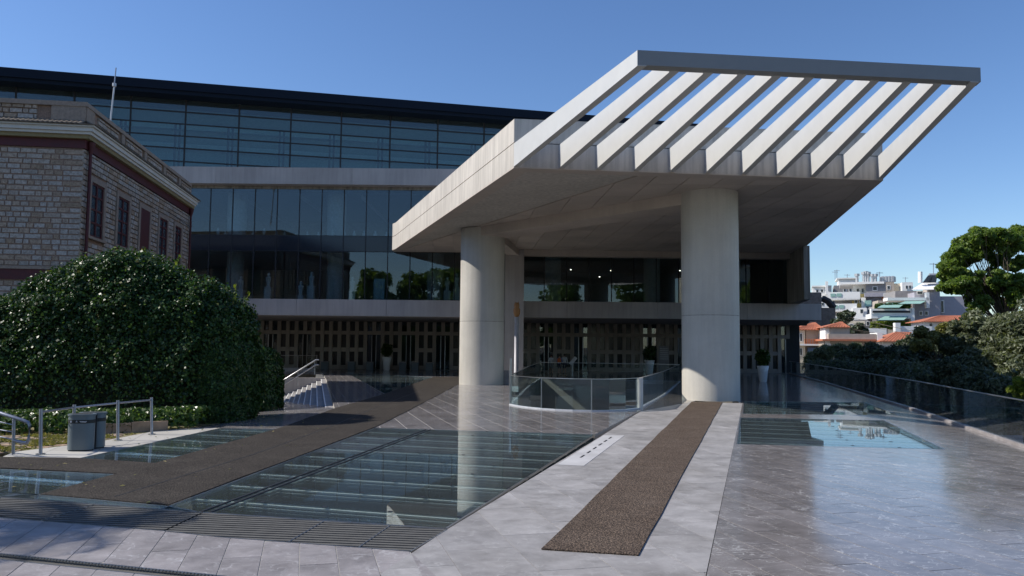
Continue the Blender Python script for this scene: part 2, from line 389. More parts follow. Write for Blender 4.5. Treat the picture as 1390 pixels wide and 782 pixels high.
# ---------------------------------------------------------------- paving
D2 = Vector((-.25, .968)).normalized(); D1 = Vector((D2.y, -D2.x))
D3 = Vector((.287, .958)).normalized(); D4 = Vector((D3.y, -D3.x))          # the beam grid of the glass floors
RING = [(-0.03, 33.84), (.55, 32.5), (1.35, 31.5), (2.25, 31.0), (3.1, 30.88), (4.2, 31.3), (5.2, 32.38), (7.9, 41.5), (12.2, 58), (2.2, 61), (1.0, 48)]
ringc = ccw(RING)
from mathutils.geometry import tessellate_polygon
def convex_parts(z):
    z = ccw(z); n = len(z)
    if all((z[(i+1) % n][0]-z[i][0])*(z[(i+2) % n][1]-z[(i+1) % n][1])-(z[(i+1) % n][1]-z[i][1])*(z[(i+2) % n][0]-z[(i+1) % n][0]) >= -1e-9 for i in range(n)): return [z]
    return [[z[i] for i in t] for t in tessellate_polygon([[Vector((*p, 0)) for p in z]])]
def pave(zone_name, zones, holes, mat, mat_far, joint, w_=.46, l_=1.05, ax=None, gap=.012, zj=-.005, thick=.03, maxn=290, ztop=0.0):
    zones = [c for z in zones for c in convex_parts(z)]
    ax = ax or D1; ay = Vector((-ax.y, ax.x))
    root = struct_root(zone_name)
    jb = MB()
    for z in zones:
        ps = [list(z)]
        for h_ in holes: ps = subtract(ps, h_)
        for p in ps: jb.prism(p, ztop+zj-.16, ztop+zj)
    jo = jb.build('bedding', joint, root)
    allv = [Vector(p) for z in zones for p in z]
    u0, u1 = min(v.dot(ax) for v in allv), max(v.dot(ax) for v in allv)
    v0, v1 = min(v.dot(ay) for v in allv), max(v.dot(ay) for v in allv)
    tiles = []
    i0 = math.floor(u0/w_)
    for i in range(i0, math.ceil(u1/w_)+1):
        off = (i*0.37 % 1)*l_
        j0 = math.floor((v0-off)/l_)
        for j in range(j0, math.ceil((v1-off)/l_)+1):
            a, b_ = i*w_+gap/2, (i+1)*w_-gap/2; c, d = off+j*l_+gap/2, off+(j+1)*l_-gap/2
            q = [tuple(ax*s+ay*t) for s, t in ((a, c), (b_, c), (b_, d), (a, d))]
            pc = []
            for z in zones:
                p = clip(q, z)
                if len(p) >= 3: pc.append(p)
            for h_ in holes: pc = subtract(pc, h_)
            pc = [p for p in pc if abs(area(p)) > .003]
            if pc:
                m = ax*(a+b_)/2+ay*(c+d)/2
                tiles.append((m.length, pc, m))
    tiles.sort(key=lambda t: t[0])
    near = [t for t in tiles if t[0] < 30][:maxn]; far = tiles[len(near):]
    for d_, pc, m in near:
        mb = MB(); dz = random.uniform(-.0012, .0012)
        for p in pc: mb.prism(p, ztop+zj-.004, ztop+dz)
        mb.build('tile', mat, root)
    if far:
        mb = MB()
        for d_, pc, m in far:
            for p in pc: mb.prism(p, ztop+zj-.004, ztop+random.uniform(-.001, .001))
        mb.build('far_tiles', mat_far, root, kind='stuff')
    return root
# front pavement before the grating
pave('front_pavement', [[(-14, 13.3), (-14, -3), (-3.6, -3), (-.42, 8.2-.3), (-1.2, 9.84), (-3.72, 10.46), (-4.73, 10.81), (-8.13, 11.72)][::1]], [[(-9, 10.45), (-9, 10.21), (-2.4, 8.35), (-2.4, 8.59)]], 'marble_f', 'marble_f', 'joint', .43, 1.9)
# pale path to the door
P_L = [(-4.0, 0), (-1.45, 8.72), (-.86, 10.99), (2.60, 22.7), (4.95, 31.9), (9.2, 45.5)]
pave('pale_path', [[(-4.0, 0), (-.53, 0), (2.16, 8.96), (10.45, 36.2), (8.3, 36.8), (5.05, 31.2), (2.60, 22.7), (-.86, 10.99), (-1.45, 8.72)]],
     [], 'marble_l', 'marble_li', 'joint_m', .86, 1.7, gap=.007)
# right terrace of dark polished marble
GR1 = [(5.87, 20.9), (10.9, 20.2), (13.1, 28.2), (8.22, 28.76)]
GR2 = [(8.78, 30.4), (14.7, 30.4), (16.6, 37.6), (10.85, 37.35)]
pave('marble_terrace', [[(-.53, 0), (8, 0), (8.6, 10), (13.29, 20.85), (16.5, 32.6), (10.2, 35.4), (2.17, 8.96)], [(10.2, 35.4), (16.5, 32.6), (19.2, 43.8), (22.7, 58), (28, 80), (13, 80), (12, 45)]],
     [GR1, GR2], 'marble', 'marble_i', 'joint_m', .46, 1.7, gap=.012)
# middle floor round the pit
pave('middle_pavement', [[(-4.08, 24.1), (2.4, 22.9), (4.98, 31.2), (8.3, 36.8), (12, 45), (13, 80), (-3.1, 80), (-3.1, 62.6), (-3.38, 49.8), (-3.89, 29.6)]],
     [RING], 'marble', 'marble_i', 'joint', .75, 1.6, gap=.02)
# slope to the lower level, upper strip beside the stairs
sr = struct_root('sloping_pavement')
rv = [(-6.82, 23.5, 0), (-6.85, 31.24, 0), (-16.1, 56.7, -1.52), (-20, 58, -1.52), (-13, 33, -.5), (-10.6, 26.5, -.12), (-9.3, 23.6, 0)]
sb = MB(); sb.add(rv + [(v[0], v[1], -2.2) for v in rv], [(0, 1, 6), (1, 5, 6), (1, 4, 5), (1, 2, 4), (2, 3, 4)] + [((i+1) % 7, i, i+7, (i+1) % 7+7) for i in range(7)]); sb.build('paving_surface', 'marble', sr)
pave('upper_pavement', [[(-6.85, 31.24), (-6.36, 40.35), (-10.41, 55.24), (-14.53, 70.3), (-17.24, 72), (-15.98, 67.9), (-12.6, 54.77)]], [], 'marble', 'marble_i', 'joint', .46, 1.1)
pave('walkway', [[(-10.9, 17.2), (-9.25, 17.32), (-8.5, 23.66), (-9.3, 23.7), (-10.0, 22.9), (-10.3, 20.2), (-11.2, 18.2)]], [], 'conc_floor', 'conc_floor', 'joint', 1.4, 2.4, gap=.01)
MB().prism([(-6.1, 62), (-3.1, 62), (-3.1, 84), (-30, 84), (-30, 70.3), (-14.5, 70.3), (-10.4, 66)], -.2, 0).build('porch_floor', 'marble_i', kind='structure')
MB().prism([(-3.1, 80), (28, 80), (28, 84), (-3.1, 84)], -.2, 0).build('porch_floor', 'marble_i', kind='structure')

# ---------------------------------------------------------------- glass floors
def glass_floor(name, label, polys, pane_l=1.24, first=0.0, cross=None, mat='floor_glass', off=0.0, flange='beam_steel'):
    c = polys[0][0]
    r = thing(name, label, 'glass floor', (c[0], c[1], 0))
    allv = [Vector(p) for z in polys for p in z]
    v0, v1 = min(v.dot(D3) for v in allv), max(v.dot(D3) for v in allv)
    u0, u1 = min(v.dot(D4) for v in allv), max(v.dot(D4) for v in allv)
    j0 = math.floor((v0-off)/pane_l); j1 = math.ceil((v1-off)/pane_l)
    cuts = [u0-.1]+(cross or [])+[u1+.1]
    for j in range(j0, j1+1):
        a, b_ = off+j*pane_l, off+(j+1)*pane_l
        for ci in range(len(cuts)-1):
            mb = MB(); n = 0
            for z in polys:
                q = [tuple(D4*s+D3*t) for s, t in ((cuts[ci]+.02, a+.02), (cuts[ci+1]-.02, a+.02), (cuts[ci+1]-.02, b_-.02), (cuts[ci]+.02, b_-.02))]
                p = clip(q, z)
                if len(p) >= 3 and abs(area(p)) > .02: mb.prism(p, -.03, 0); n += 1
            if n: mb.build('pane', mat, r)
        for z in polys:   # steel beam under the pane joint: pale flange over a dark web
            q = [tuple(D4*s+D3*t) for s, t in ((u0, a-.05), (u1, a-.05), (u1, a+.05), (u0, a+.05))]
            p = clip(q, z)
            if len(p) >= 3:
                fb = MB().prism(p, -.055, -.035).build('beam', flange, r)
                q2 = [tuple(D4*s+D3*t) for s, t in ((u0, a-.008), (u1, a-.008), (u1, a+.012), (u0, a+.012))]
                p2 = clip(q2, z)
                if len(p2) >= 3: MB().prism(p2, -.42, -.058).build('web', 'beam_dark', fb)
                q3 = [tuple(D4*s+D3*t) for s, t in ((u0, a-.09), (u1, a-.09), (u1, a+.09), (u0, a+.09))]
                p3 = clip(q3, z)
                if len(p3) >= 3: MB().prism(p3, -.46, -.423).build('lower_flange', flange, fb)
    for z in polys:
        eb = MB(); z = ccw(z)
        for i in range(len(z)):
            p, q = z[i], z[(i+1) % len(z)]
            eb.bar((p[0], p[1], -.015), (q[0], q[1], -.015), .03, .034)
        eb.build('edge_trim', 'steel', r)
    return r
BIG = [(-8.16, 12.99), (-4.53, 11.97), (-.87, 11.08), (2.36, 22.78), (-4.06, 24.0), (-5.22, 12.5), (-7.6, 13.2)]
big_main = [(-5.24, 12.2), (-4.53, 11.97), (-.87, 11.08), (2.40, 22.86), (-4.05, 24.08)]
gf = glass_floor('glass_floor', 'large glass floor with rows of steel beams between the dark mat and the pale path', [big_main], off=13.05*.0-0.05)
# the twin steel joint that crosses it
jb = MB(); jb.bar((-4.56, 12.0, .006), (-2.50, 23.7, .006), .035, .02); jb.bar((-4.42, 11.96, .006), (-2.36, 23.68, .006), .035, .02)
jb.build('twin_joint', 'dark_steel', gf)
fs_ = MB()
for k in range(11):
    y = 13+k*1.0; x = -4.49+(y-12)*.176
    fs_.bar((x, y-.25, -.05), (x+.08, y+.25, -.05), .10, .02)
fs_.build('joint_plate', 'beam_steel', gf)
g1 = glass_floor('glass_floor', 'glass floor strip in the left foreground, reflecting the short handrail', [[(-14, 14.4), (-7.7, 13.22), (-7.44, 15.27), (-9.6, 15.7), (-14, 16.6)], [(-14, 14.4), (-14, 14.22), (-8.16, 12.99), (-7.7, 13.22)], [(-8.16, 12.99), (-4.6, 12.0), (-5.26, 12.42), (-7.7, 13.22)]], off=.55)
g2 = glass_floor('glass_floor', 'narrow glass floor strip beside the litter bin and the ivy hedge', [[(-9.25, 17.32), (-7.33, 16.66), (-6.84, 23.4), (-8.52, 23.66)]], off=.2)
g3 = glass_floor('glass_floor', 'larger of two glass floor panels set in the marble terrace right of the tall column, reflecting sky', [GR1], pane_l=1.3, off=.4)
g4 = glass_floor('glass_floor', 'farther glass floor panel in the marble terrace, behind a thin stone strip', [GR2], pane_l=1.3)
g5 = glass_floor('glass_floor', 'distant glass floor between the stairs and the dark mat in front of the entrance wall', [[(-10.41, 55.24), (-6.36, 40.4), (-6.03, 61.9), (-10.4, 66), (-14.53, 70.3)]], pane_l=4.2)

for root_, zone_, pl_, of_ in ((g3, GR1, 1.3, .4), (g4, GR2, 1.3, 0.0), (gf, big_main, 1.24, -.05)):
    fx = MB(); zc = ccw(zone_); vv = [Vector(p) for p in zone_]
    for j in range(int(min(v.dot(D3) for v in vv)/pl_)-1, int(max(v.dot(D3) for v in vv)/pl_)+2):
        for i in range(-12, 16):
            p = D4*(i*1.1+.3)+D3*(of_+j*pl_)
            q = [(p.x-.035, p.y-.035), (p.x+.035, p.y-.035), (p.x+.035, p.y+.035), (p.x-.035, p.y+.035)]
            if len(clip(q, zc)) == 4: fx.prism(q, .001, .006)
    fx.build('pane_fixings', 'dark_steel', root_, kind='stuff')
# ---------------------------------------------------------------- mats
def mat_obj(name, label, pts, mt, th=.014, z=0.004, wav=.02):
    out = []
    n = len(pts)
    for i in range(n):
        p = Vector(pts[i]); q = Vector(pts[(i+1) % n]); L = (q-p).length; k = max(1, int(L/1.2)); nn = Vector((-(q-p).y, (q-p).x)).normalized()
        for j in range(k):
            w1 = random.uniform(-wav, wav) if j else 0
            out.append(tuple(p+(q-p)*j/k+nn*w1))
    out = ccw(out); n = len(out); tri = tessellate_polygon([[Vector((*p, 0)) for p in out]])
    tri = [t if area([out[k] for k in t]) > 0 else t[::-1] for t in tri]
    mb = MB().add([(*p, z) for p in out]+[(*p, z+th) for p in out], [tuple(k+n for k in t) for t in tri]+[tuple(t[::-1]) for t in tri]+[(k, (k+1) % n, n+(k+1) % n, n+k) for k in range(n)])
    o = mb.build(name, mt); return tag(o, label, 'floor mat')
mat_obj('floor_mat', 'long dark speckled mat running back over the glass floor towards the round concrete column',
    [(-7.65, 13.18), (-7.44, 15.29), (-9.6, 15.76), (-14, 16.6), (-14, 18.5), (-10.9, 17.3), (-9.3, 17.27), (-7.33, 16.64), (-6.82, 23.5), (-6.8, 30.96), (-6.36, 40.35), (-6.03, 61.92), (-3.1, 62.61), (-3.38, 49.84), (-3.89, 29.59), (-4.1, 24.06), (-5.24, 12.42)], 'mat_grey')
dm = bpy.data.objects['floor_mat']
sm_ = MB()
for a, b_ in (((-6.35, 13.0), (-5.75, 18.0)), ((-5.75, 18.0), (-5.42, 23.7)), ((-5.42, 23.7), (-5.33, 30.5)), ((-5.33, 30.5), (-4.9, 45))): sm_.bar((*a, .0195), (*b_, .0195), .022, .003)
ORG[dm] = Vector((0, 0, 0)); sm_.build('seam', 'dark_steel', dm)
mat_obj('floor_mat', 'brown speckled mat laid along the pale marble path up to the right-hand column',
    [(0.39, 9.98), (1.54, 9.73), (9.66, 36.64), (8.28, 36.75)], 'mat_brown', wav=.012)

# ---------------------------------------------------------------- grating and drains
gz = [(-14, 14.5), (-8.13, 12.93), (-4.53, 11.95), (-.85, 11.02), (-1.2, 9.86), (-3.72, 10.48), (-4.73, 10.83), (-8.13, 11.75), (-14, 13.35)]
gt = thing('floor_grating', 'dark steel grating strip across the foreground between glass floor and marble', 'grating', (-.9, 11, 0))
ux = Vector((.994, -.11)); uy = Vector((.11, .994)); mb = MB()
gza = [(-14, 14.5), (-8.13, 12.93), (-8.13, 11.75), (-14, 13.35)]
gzb = [(-8.13, 12.93), (-4.53, 11.95), (-4.60, 10.79), (-4.73, 10.83), (-8.13, 11.75)]; gzc = [(-4.53, 11.95), (-.85, 11.02), (-1.2, 9.86), (-3.72, 10.48), (-4.60, 10.79)]
for zz in (gza, gzb, gzc):
    for k in range(int(9.0/.12), int(16.5/.12)):
        t = k*.12; q = [tuple(ux*s+uy*tt) for s, tt in ((-18, t), (2, t), (2, t+.068), (-18, t+.068))]
        p = clip(q, zz)
        if len(p) >= 3 and abs(area(p)) > .001: mb.prism(p, -.035, -.002)
mb.build('slats', 'grating', gt, kind='stuff')
mb = MB()
for zz in (gza, gzb, gzc):
    for i in range(len(zz)):
        p, q = zz[i], zz[(i+1) % len(zz)]; mb.bar((*p, -.013), (*q, -.013), .018, .03)
for a, b_ in (((-2.63, 11.45), (-2.79, 10.27)), ((-1.66, 11.2), (-1.86, 10.03)), ((-6.4, 12.45), (-6.55, 11.33))): mb.bar((*a, -.012), (*b_, -.012), .014, .03)
mb.build('frame', 'steel', gt)
MB().prism(gza[::1], -.3, -.2).build('tray', 'bin_in', gt); MB().prism(gzb, -.3, -.2).build('tray', 'bin_in', gt); MB().prism(gzc, -.3, -.2).build('tray', 'bin_in', gt)
dr = thing('slot_drain', 'narrow steel slot drain with serrated edges in the bottom left marble', 'drain', (-5, 9.3, 0))
da, db = Vector((-9, 10.33)), Vector((-2.4, 8.47)); dd = (db-da).normalized(); dn = Vector((-dd.y, dd.x))
MB().bar((*da, -.05), (*db, -.05), .2, .02).build('channel', 'grating', dr)
mb = MB()
for s in (-1, 1): mb.bar((*(da+dn*.105*s), -.012), (*(db+dn*.105*s), -.012), .018, .024)
k = 0
while k*.045 < (db-da).length:
    p = da+dd*k*.045; mb.bar((*(p+dn*.075), -.008), (*(p+dn*.10), -.008), .022, .016); k += 1
mb.build('rim', 'steel', dr)
sd_ = thing('slot_drain', 'white marble plate with one dashed slot line at the edge of the big glass floor', 'drain', (2, 19.8, 0))
MB().prism([(2.62, 22.66), (3.2, 22.64), (1.54, 16.88), (0.99, 17.03)], 0.0015, .006).build('plate', 'plate_marble', sd_)
a, b_ = Vector((2.81, 22.3)), Vector((1.5, 17.84))
for k in range(6):
    p = a+(b_-a)*(k/6+.02); q = a+(b_-a)*(k/6+.11); MB().bar((*p, .008), (*q, .008), .04, .006).build('slot', 'bin_in', sd_)

# ---------------------------------------------------------------- stairs at the left
st = thing('stone_stairs', 'flight of pale marble steps going down to the left beside the ivy hedge', 'stairs', (-12, 54, -1.5))
top_a, top_b = Vector((-6.85, 31.24)), Vector((-17.2, 72.5)); sdv = (top_b-top_a).normalized(); sn = Vector((-sdv.y, sdv.x))
far = Vector((-12.6, 54.77))+sdv*5.5
for k in range(10):
    p0 = top_a+sn*.33*k; p1 = top_a+sn*.33*(k+1)
    f0 = far+sn*.33*k; f1 = far+sn*.33*(k+1)
    MB().prism([tuple(p0), tuple(p1), tuple(f1), tuple(f0)], -1.9, -.15*(k+1)).build('step', 'marble_li', st)
    MB().bar((*(p1-sn*.02), -.15*(k+1)+.004), (*(f1-sn*.02), -.15*(k+1)+.004), .05, .012).build('nosing', 'white', st)
MB().prism([tuple(far), tuple(far+sn*6), tuple(far+sn*6+sdv*.3), tuple(far+sdv*.3)], -1.9, -.05).build('side_wall', 'conc_band', st)
hr = thing('stair_handrail', 'twin steel handrail climbing over the stone steps', 'handrail', (-16.5, 58, -1.5))
pa, pb = at(380, 519, 58.2), at(429, 488.5, 58.2); pc = at(433, 488.5, 58.2)
MB().tube([pa, pb, pc], .05, 8).build('rail', 'steel', hr, True)
MB().tube([pa-Vector((0, 0, .35)), pb-Vector((0, 0, .35)), pc-Vector((0, 0, .35))], .05, 8).build('rail', 'steel', hr, True)
pa, pb = at(378, 531, 57.6), at(390, 541, 57.6)
for t in (.02, .5, .97):
    q = at(380, 519, 58.2).lerp(at(429, 488.5, 58.2), t); MB().tube([q, (q.x, q.y, q.z-1.05)], .03, 6).build('post', 'steel', hr, True)
tr = thing('terrace_railing', 'glass railing on the cafe terrace wall behind the stair handrail', 'railing', (-20, 72, 0))
MB().box((-26, 71.8, -1.9), (-17.6, 72.1, .3)).build('parapet', 'conc_band', tr)
for k in range(5): MB().box((-26+k*1.7, 71.9, .34), (-26+k*1.7+1.62, 71.93, 1.35)).build('pane', 'rail_glass', tr)
for k in range(6): MB().box((-26.03+k*1.7, 71.88, .3), (-25.99+k*1.7, 71.95, 1.4)).build('post', 'steel', tr)
MB().box((-26.03, 71.88, 1.4), (-17.45, 71.95, 1.44)).build('top_rail', 'steel', tr)

# ---------------------------------------------------------------- canopy
A, B, C_ = Vector((-9.25, 62.5)), Vector((.03, 33.27)), Vector((16.52, 35.09))
E_ = Vector((23.0, 64.4))
outline = [(-9.6, 63.0), tuple(A), tuple(B), tuple(C_), tuple(E_), (23.0, 64.4), (-9.6, 64.4)]
outline = [(-9.6, 64.4), (-9.6, 63.2), tuple(A), tuple(B), tuple(C_), tuple(E_)]
cn = thing('entrance_canopy', 'big concrete entrance canopy with white fins, carried on round columns', 'canopy', (.03, 33.3, 10))
MB().prism(outline, 10.05, 11.07).build('slab', 'conc', cn)
def inset(poly, d):
    poly = ccw(poly); n = len(poly); out = []
    for i in range(n):
        p0, p1, p2 = Vector(poly[i-1]), Vector(poly[i]), Vector(poly[(i+1) % n])
        e1, e2 = (p1-p0).normalized(), (p2-p1).normalized(); n1, n2 = Vector((-e1.y, e1.x)), Vector((-e2.y, e2.x))
        m = (n1+n2).normalized(); out.append(tuple(p1+m*d/max(.3, m.dot(n1))))
    return out
MB().prism(inset(outline, .08), 11.06, 11.12).build('joint_recess', 'dark_steel', cn)
up = MB(); oi = inset(outline, .35); oc = ccw(outline)
for i in range(len(oc)):
    j = (i+1) % len(oc)
    up.hexa([(*oc[i], 11.11), (*oc[j], 11.11), (*oi[j], 11.11), (*oi[i], 11.11), (*oc[i], 12.12), (*oc[j], 12.12), (*oi[j], 12.12), (*oi[i], 12.12)])
up.build('parapet', 'conc', cn)
MB().prism(inset(outline, .3), 11.1, 11.2).build('roof_deck', 'greywall', cn)
# soffit panels
si = inset(outline, .75)
for i in range(-7, 17):
    for j in range(0, 11):
        x0 = i*1.53+.25; y0 = 33.4+j*3.0
        q = [(x0+.022, y0+.022), (x0+1.508, y0+.022), (x0+1.508, y0+2.978), (x0+.022, y0+2.978)]
        q = [(x-.063*(y-34), y) for x, y in q]
        p = clip(q, si)
        if len(p) >= 3 and abs(area(p)) > .05: MB().prism(p, 10.0, 10.052).build('soffit_panel', 'conc_panel', cn)
bo = MB(); s1 = ccw(outline); s2 = inset(outline, .73)
for i in range(len(s1)):
    j = (i+1) % len(s1)
    bo.hexa([(*s1[i], 10.0), (*s1[j], 10.0), (*s2[j], 10.0), (*s2[i], 10.0), (*s1[i], 10.048), (*s1[j], 10.048), (*s2[j], 10.048), (*s2[i], 10.048)])
bo.build('soffit_border', 'conc_panel', cn)
# beams under the slab
c1 = Vector((-1.92, 51.55)); c2 = Vector((9.6, 38.5)); c3 = Vector((14.0, 54.0)); pr_ = Vector((.2, 62.5))
def ubeam(a, b_, w_, h_):
    d = (b_-a).normalized(); n_ = Vector((-d.y, d.x))*w_/2
    MB().prism([tuple(a-n_), tuple(b_-n_), tuple(b_+n_), tuple(a+n_)], 10.0-h_, 9.998).build('soffit_beam', 'conc_panel', cn)
ubeam(c1, c2, 2.0, .55); ubeam(c1+Vector((.6, 1)), pr_, .9, .5); ubeam(c2, c3, 1.6, .52); ubeam(pr_, Vector((22, 63.2)), 1.0, .45)
# fins
F0, F1 = Vector((3.565, 22.49)), Vector((14.19, 23.67)); th = .24
fd = (C_-B).normalized()
FB = [0, .1168, .2133, .3128, .4074, .505, .6035, .6984, .7943, .8867, .985]; FT = [0, .105, .2, .296, .394, .488, .583, .68, .775, .868, .968]
for i in range(11):
    b0 = B.lerp(C_, FB[i]); f0 = F0.lerp(F1, FT[i])
    bk = (b0-f0).normalized()*(.3 if 0 < i < 10 else .006); f0 = f0+bk; zb_ = 10.60
    tb = (C_-B).normalized()*th; tf = (F1-F0).normalized()*(th+.03)
    if i: b0 = b0-Vector((0, 0))
    q = [(*b0, 10.06), (*(b0+tb), 10.06), (*(f0+tf), zb_), (*f0, zb_), (*b0, 11.06), (*(b0+tb), 11.06), (*(f0+tf), 11.06), (*f0, 11.06)]
    q = [Vector(v) for v in q]; 
    MB().add(q, [(0,3,2,1),(4,5,6,7),(0,1,5,4),(1,2,6,5),(2,3,7,6),(3,0,4,7)][::1]).build('fin', 'fin', cn)
e = (F1-F0).normalized(); d0 = (B-F0).normalized(); d1 = (C_-F1).normalized()
MB().prism([tuple(F0+e*.004), tuple(F1-e*.004), tuple(F1-e*.004+d1*.42), tuple(F0+e*.245+d0*.42), tuple(F0+e*.245+d0*.01), tuple(F0+e*.004+d0*.003)], 10.625, 11.064).build('end_beam', 'beam_shaded', cn)
# things on the canopy roof
MB().box((1.2, 34.6, 11.2), (4.6, 36.6, 12.32)).build('roof_hatch', 'greywall', cn)
for k in range(8):
    x = 5.6+k*1.55; MB().lathe((x, 36.2, 11.2), [(.16, 0), (.16, .9), (.3, .92), (.3, 1.12)], 10).build('roof_vent', 'tank', cn)

def column(loc, r, h_, label):
    c = thing('concrete_column', label, 'column', (*loc, 0), 'round concrete columns under the canopy')
    MB().lathe((*loc, 0), [(r, 0), (r, h_*.40)], 64).build('lower_drum', 'conc_col', c, True)
    MB().lathe((*loc, 0), [(r-.008, h_*.40-.002), (r-.008, h_*.40+.028)], 64).build('joint', 'conc_dark', c, True)
    MB().lathe((*loc, 0), [(r, h_*.40+.026), (r, h_)], 64).build('upper_drum', 'conc_col', c, True)
    return c
column(c1, 1.43, 9.995, 'tall round concrete column at the left of the canopy, lit on its left edge')
column(c2, 1.36, 9.995, 'thickest nearest round concrete column at the head of the brown mat')
column(c3, 1.38, 9.995, 'round concrete column almost hidden behind the right-hand column')
MB().box((-.55, 61.6, 0), (.92, 63.2, 9.99)).build('concrete_pier', 'conc_band')
tag(bpy.data.objects['concrete_pier'], 'flat concrete pier behind the left round column', 'pier')

# ---------------------------------------------------------------- museum
mu = thing('museum_building', 'large modern museum with glass fronts, concrete bands and dark glass gallery on top', 'building', (-2, 64.5, 0))
FY = 64.5; XL, XR = -46.0, 23.3
def paneled(name, x0, x1, y0, y1, z0, z1, step, mat='conc_band'):
    x = x0
    while x < x1-.1:
        xe = min(x+step, x1); MB().box((x+.008, y0, z0), (xe-.008, y1, z1)).build(name, mat, mu); x = xe
paneled('concrete_band', -46, 24.7, 63.5, 66.0, 4.74, 6.04, 7.2)
paneled('concrete_band', -46, 23.3, 63.5, 66.0, 15.33, 16.68, 11)
MB().box((-46, 64.4, 15.1), (23.3, 66, 15.325)).build('ceiling_edge', 'conc_dark', mu)
MB().prism([(-46, 66.005), (24.68, 66.005), (29.6, 80), (-46, 80)], 4.75, 4.99).build('porch_ceiling', 'conc_band', mu)
MB().prism([(23.3, 66.005), (24.68, 66.005), (29.6, 80), (23.3, 80)], 4.995, 6.0).build('terrace_edge', 'conc_band', mu)
MB().box((-46, 66.0, 5.0), (23.2, 84, 5.99)).build('floor_slab', 'mid_in', mu)
MB().box((-46, 65.4, 10.25), (23.2, 84, 11.1)).build('floor_slab', 'mid_in', mu)
MB().box((-46, 66.01, 15.4), (23.2, 84, 16.5)).build('roof_slab', 'mid_in', mu)
MB().box((-46, 84, 5), (23.2, 84.4, 15.4)).build('back_wall', 'mid_in', mu)
MB().box((22.9, 66, 6.0), (23.25, 84, 15.1)).build('side_wall', 'conc_band', mu)
MB().box((-46.3, 66, -1), (-46, 84, 15.1)).build('side_wall', 'conc_band', mu)
# wing wall at the right corner
MB().hexa([(22.6, 66.2, 6.05), (21.3, 57.9, 6.05), (21.75, 57.9, 6.05), (23.6, 66.2, 6.05), (22.6, 66.2, 9.99), (21.3, 57.9, 9.99), (21.75, 57.9, 9.99), (23.6, 66.2, 9.99)]).build('wing_wall', 'conc_dark', mu)
# glazing: lower row, dark spandrel row, upper row
px_ = 1.822; x = -24.72-px_*12
xs = []
while x < XR: xs.append(x); x += px_
for i, x in enumerate(xs):
    x1 = min(x+px_, XR)-.02
    MB().box((x+.02, FY, 6.06), (x1, FY+.03, 9.97)).build('pane', 'wall_glass', mu)
    MB().box((x+.02, FY, 10.03), (x1, FY+.03, 11.27)).build('spandrel_panel', 'spandrel', mu)
    if x < -8: MB().box((x+.02, FY, 11.31), (x1, FY+.03, 15.08)).build('pane', 'wall_glass', mu)
mb = MB()
for x in xs: mb.box((x-.035, FY-.03, 6.05), (x+.035, FY+.06, 15.1))
for z in (6.05, 10.0, 11.29): mb.box((-46, FY-.015, z-.02), (XR, FY+.05, z+.02))
mb.build('mullions', 'dark_steel', mu)
for i, x in enumerate((-23.8, -15.2, -6.6, 3.5, 12, 19)):
    MB().lathe((x, 68.2, 11.1), [(.8, 0), (.8, 4.3)], 24).build('inner_column', 'pale_in', mu, True)
    MB().lathe((x, 68.2, 6), [(.7, 0), (.7, 4.25)], 24).build('inner_column', 'pale_in', mu, True)
for k in range(9): MB().box((-44+k*5.2, 66.4, 14.75), (-43.9+k*5.2, 83, 15.05)).build('ceiling_rib', 'pale_in', mu)
for x, z in ((5.1, 9.1), (8.6, 9.05), (7.6, 8.5), (14.6, 9.1), (15.2, 9.0), (-1.5, 9.1)):
    MB().lathe((x, 69, z), [(.05, 0), (.05, .06)], 8).build('downlight', 'glow', mu)
# exhibits on the two floors, seen behind the glass
EXL = {-22.6: 'leftmost pale statue on a pedestal on the lower museum floor, partly behind the hedge top', -20.4: 'tall pale statue second from the left behind the lower museum glass', -17.6: 'short pale statue on a low block behind the lower museum glass', -16.8: 'tall pale statue right beside the short one behind the lower museum glass', -13.3: 'pale statue just left of the upright showcase panel behind the lower glass', -5.4: 'left one of two pale statues beside the left round column behind the lower glass', -4.6: 'right one of two pale statues beside the left round column behind the lower glass'}
def pedestal(x, y, z, h_, w_=.55, sc=1.0):
    t = thing('exhibit', EXL[round(x, 1)] if z < 8 else 'small pale exhibit in the row on the upper museum floor, behind the glass', 'exhibit', (x, y, z), 'marble exhibits behind the lower museum glass' if z < 8 else 'marble exhibits behind the upper museum glass')
    MB().box((x-w_/2, y-w_/2, z), (x+w_/2, y+w_/2, z+h_)).build('pedestal', 'exhibit', t)
    MB().lathe((x, y, z+h_), [(a*sc, b_*sc) for a, b_ in ((.17, 0), (.15, .2), (.17, .42), (.23, .68), (.25, .78), (.09, .86), (.085, .9), (.12, .98), (.12, 1.1), (.07, 1.17), (.01, 1.19))], 14, 1, .62).build('torso', 'exhibit', t, True)
for k, (x, h_) in enumerate(((-22.6, .9), (-20.4, 1.2), (-17.6, .5), (-16.8, 1.3), (-13.3, .9), (-5.4, 1.0), (-4.6, 1.3))): pedestal(x, 66.2+.3*(k % 2), 6.0, h_)
for k in range(17): pedestal(-25+k*.97+random.uniform(-.25, .25), 66.4+random.uniform(0, .8), 11.12, random.choice([.15, .25, .35]), .34, random.uniform(.45, .75))
MB().box((-11.55, 66.3, 6.0), (-10.65, 66.5, 7.95)).build('display_panel', 'exhibit_b')
tag(bpy.data.objects['display_panel'], 'pale upright showcase panel behind the lower museum glass', 'panel')
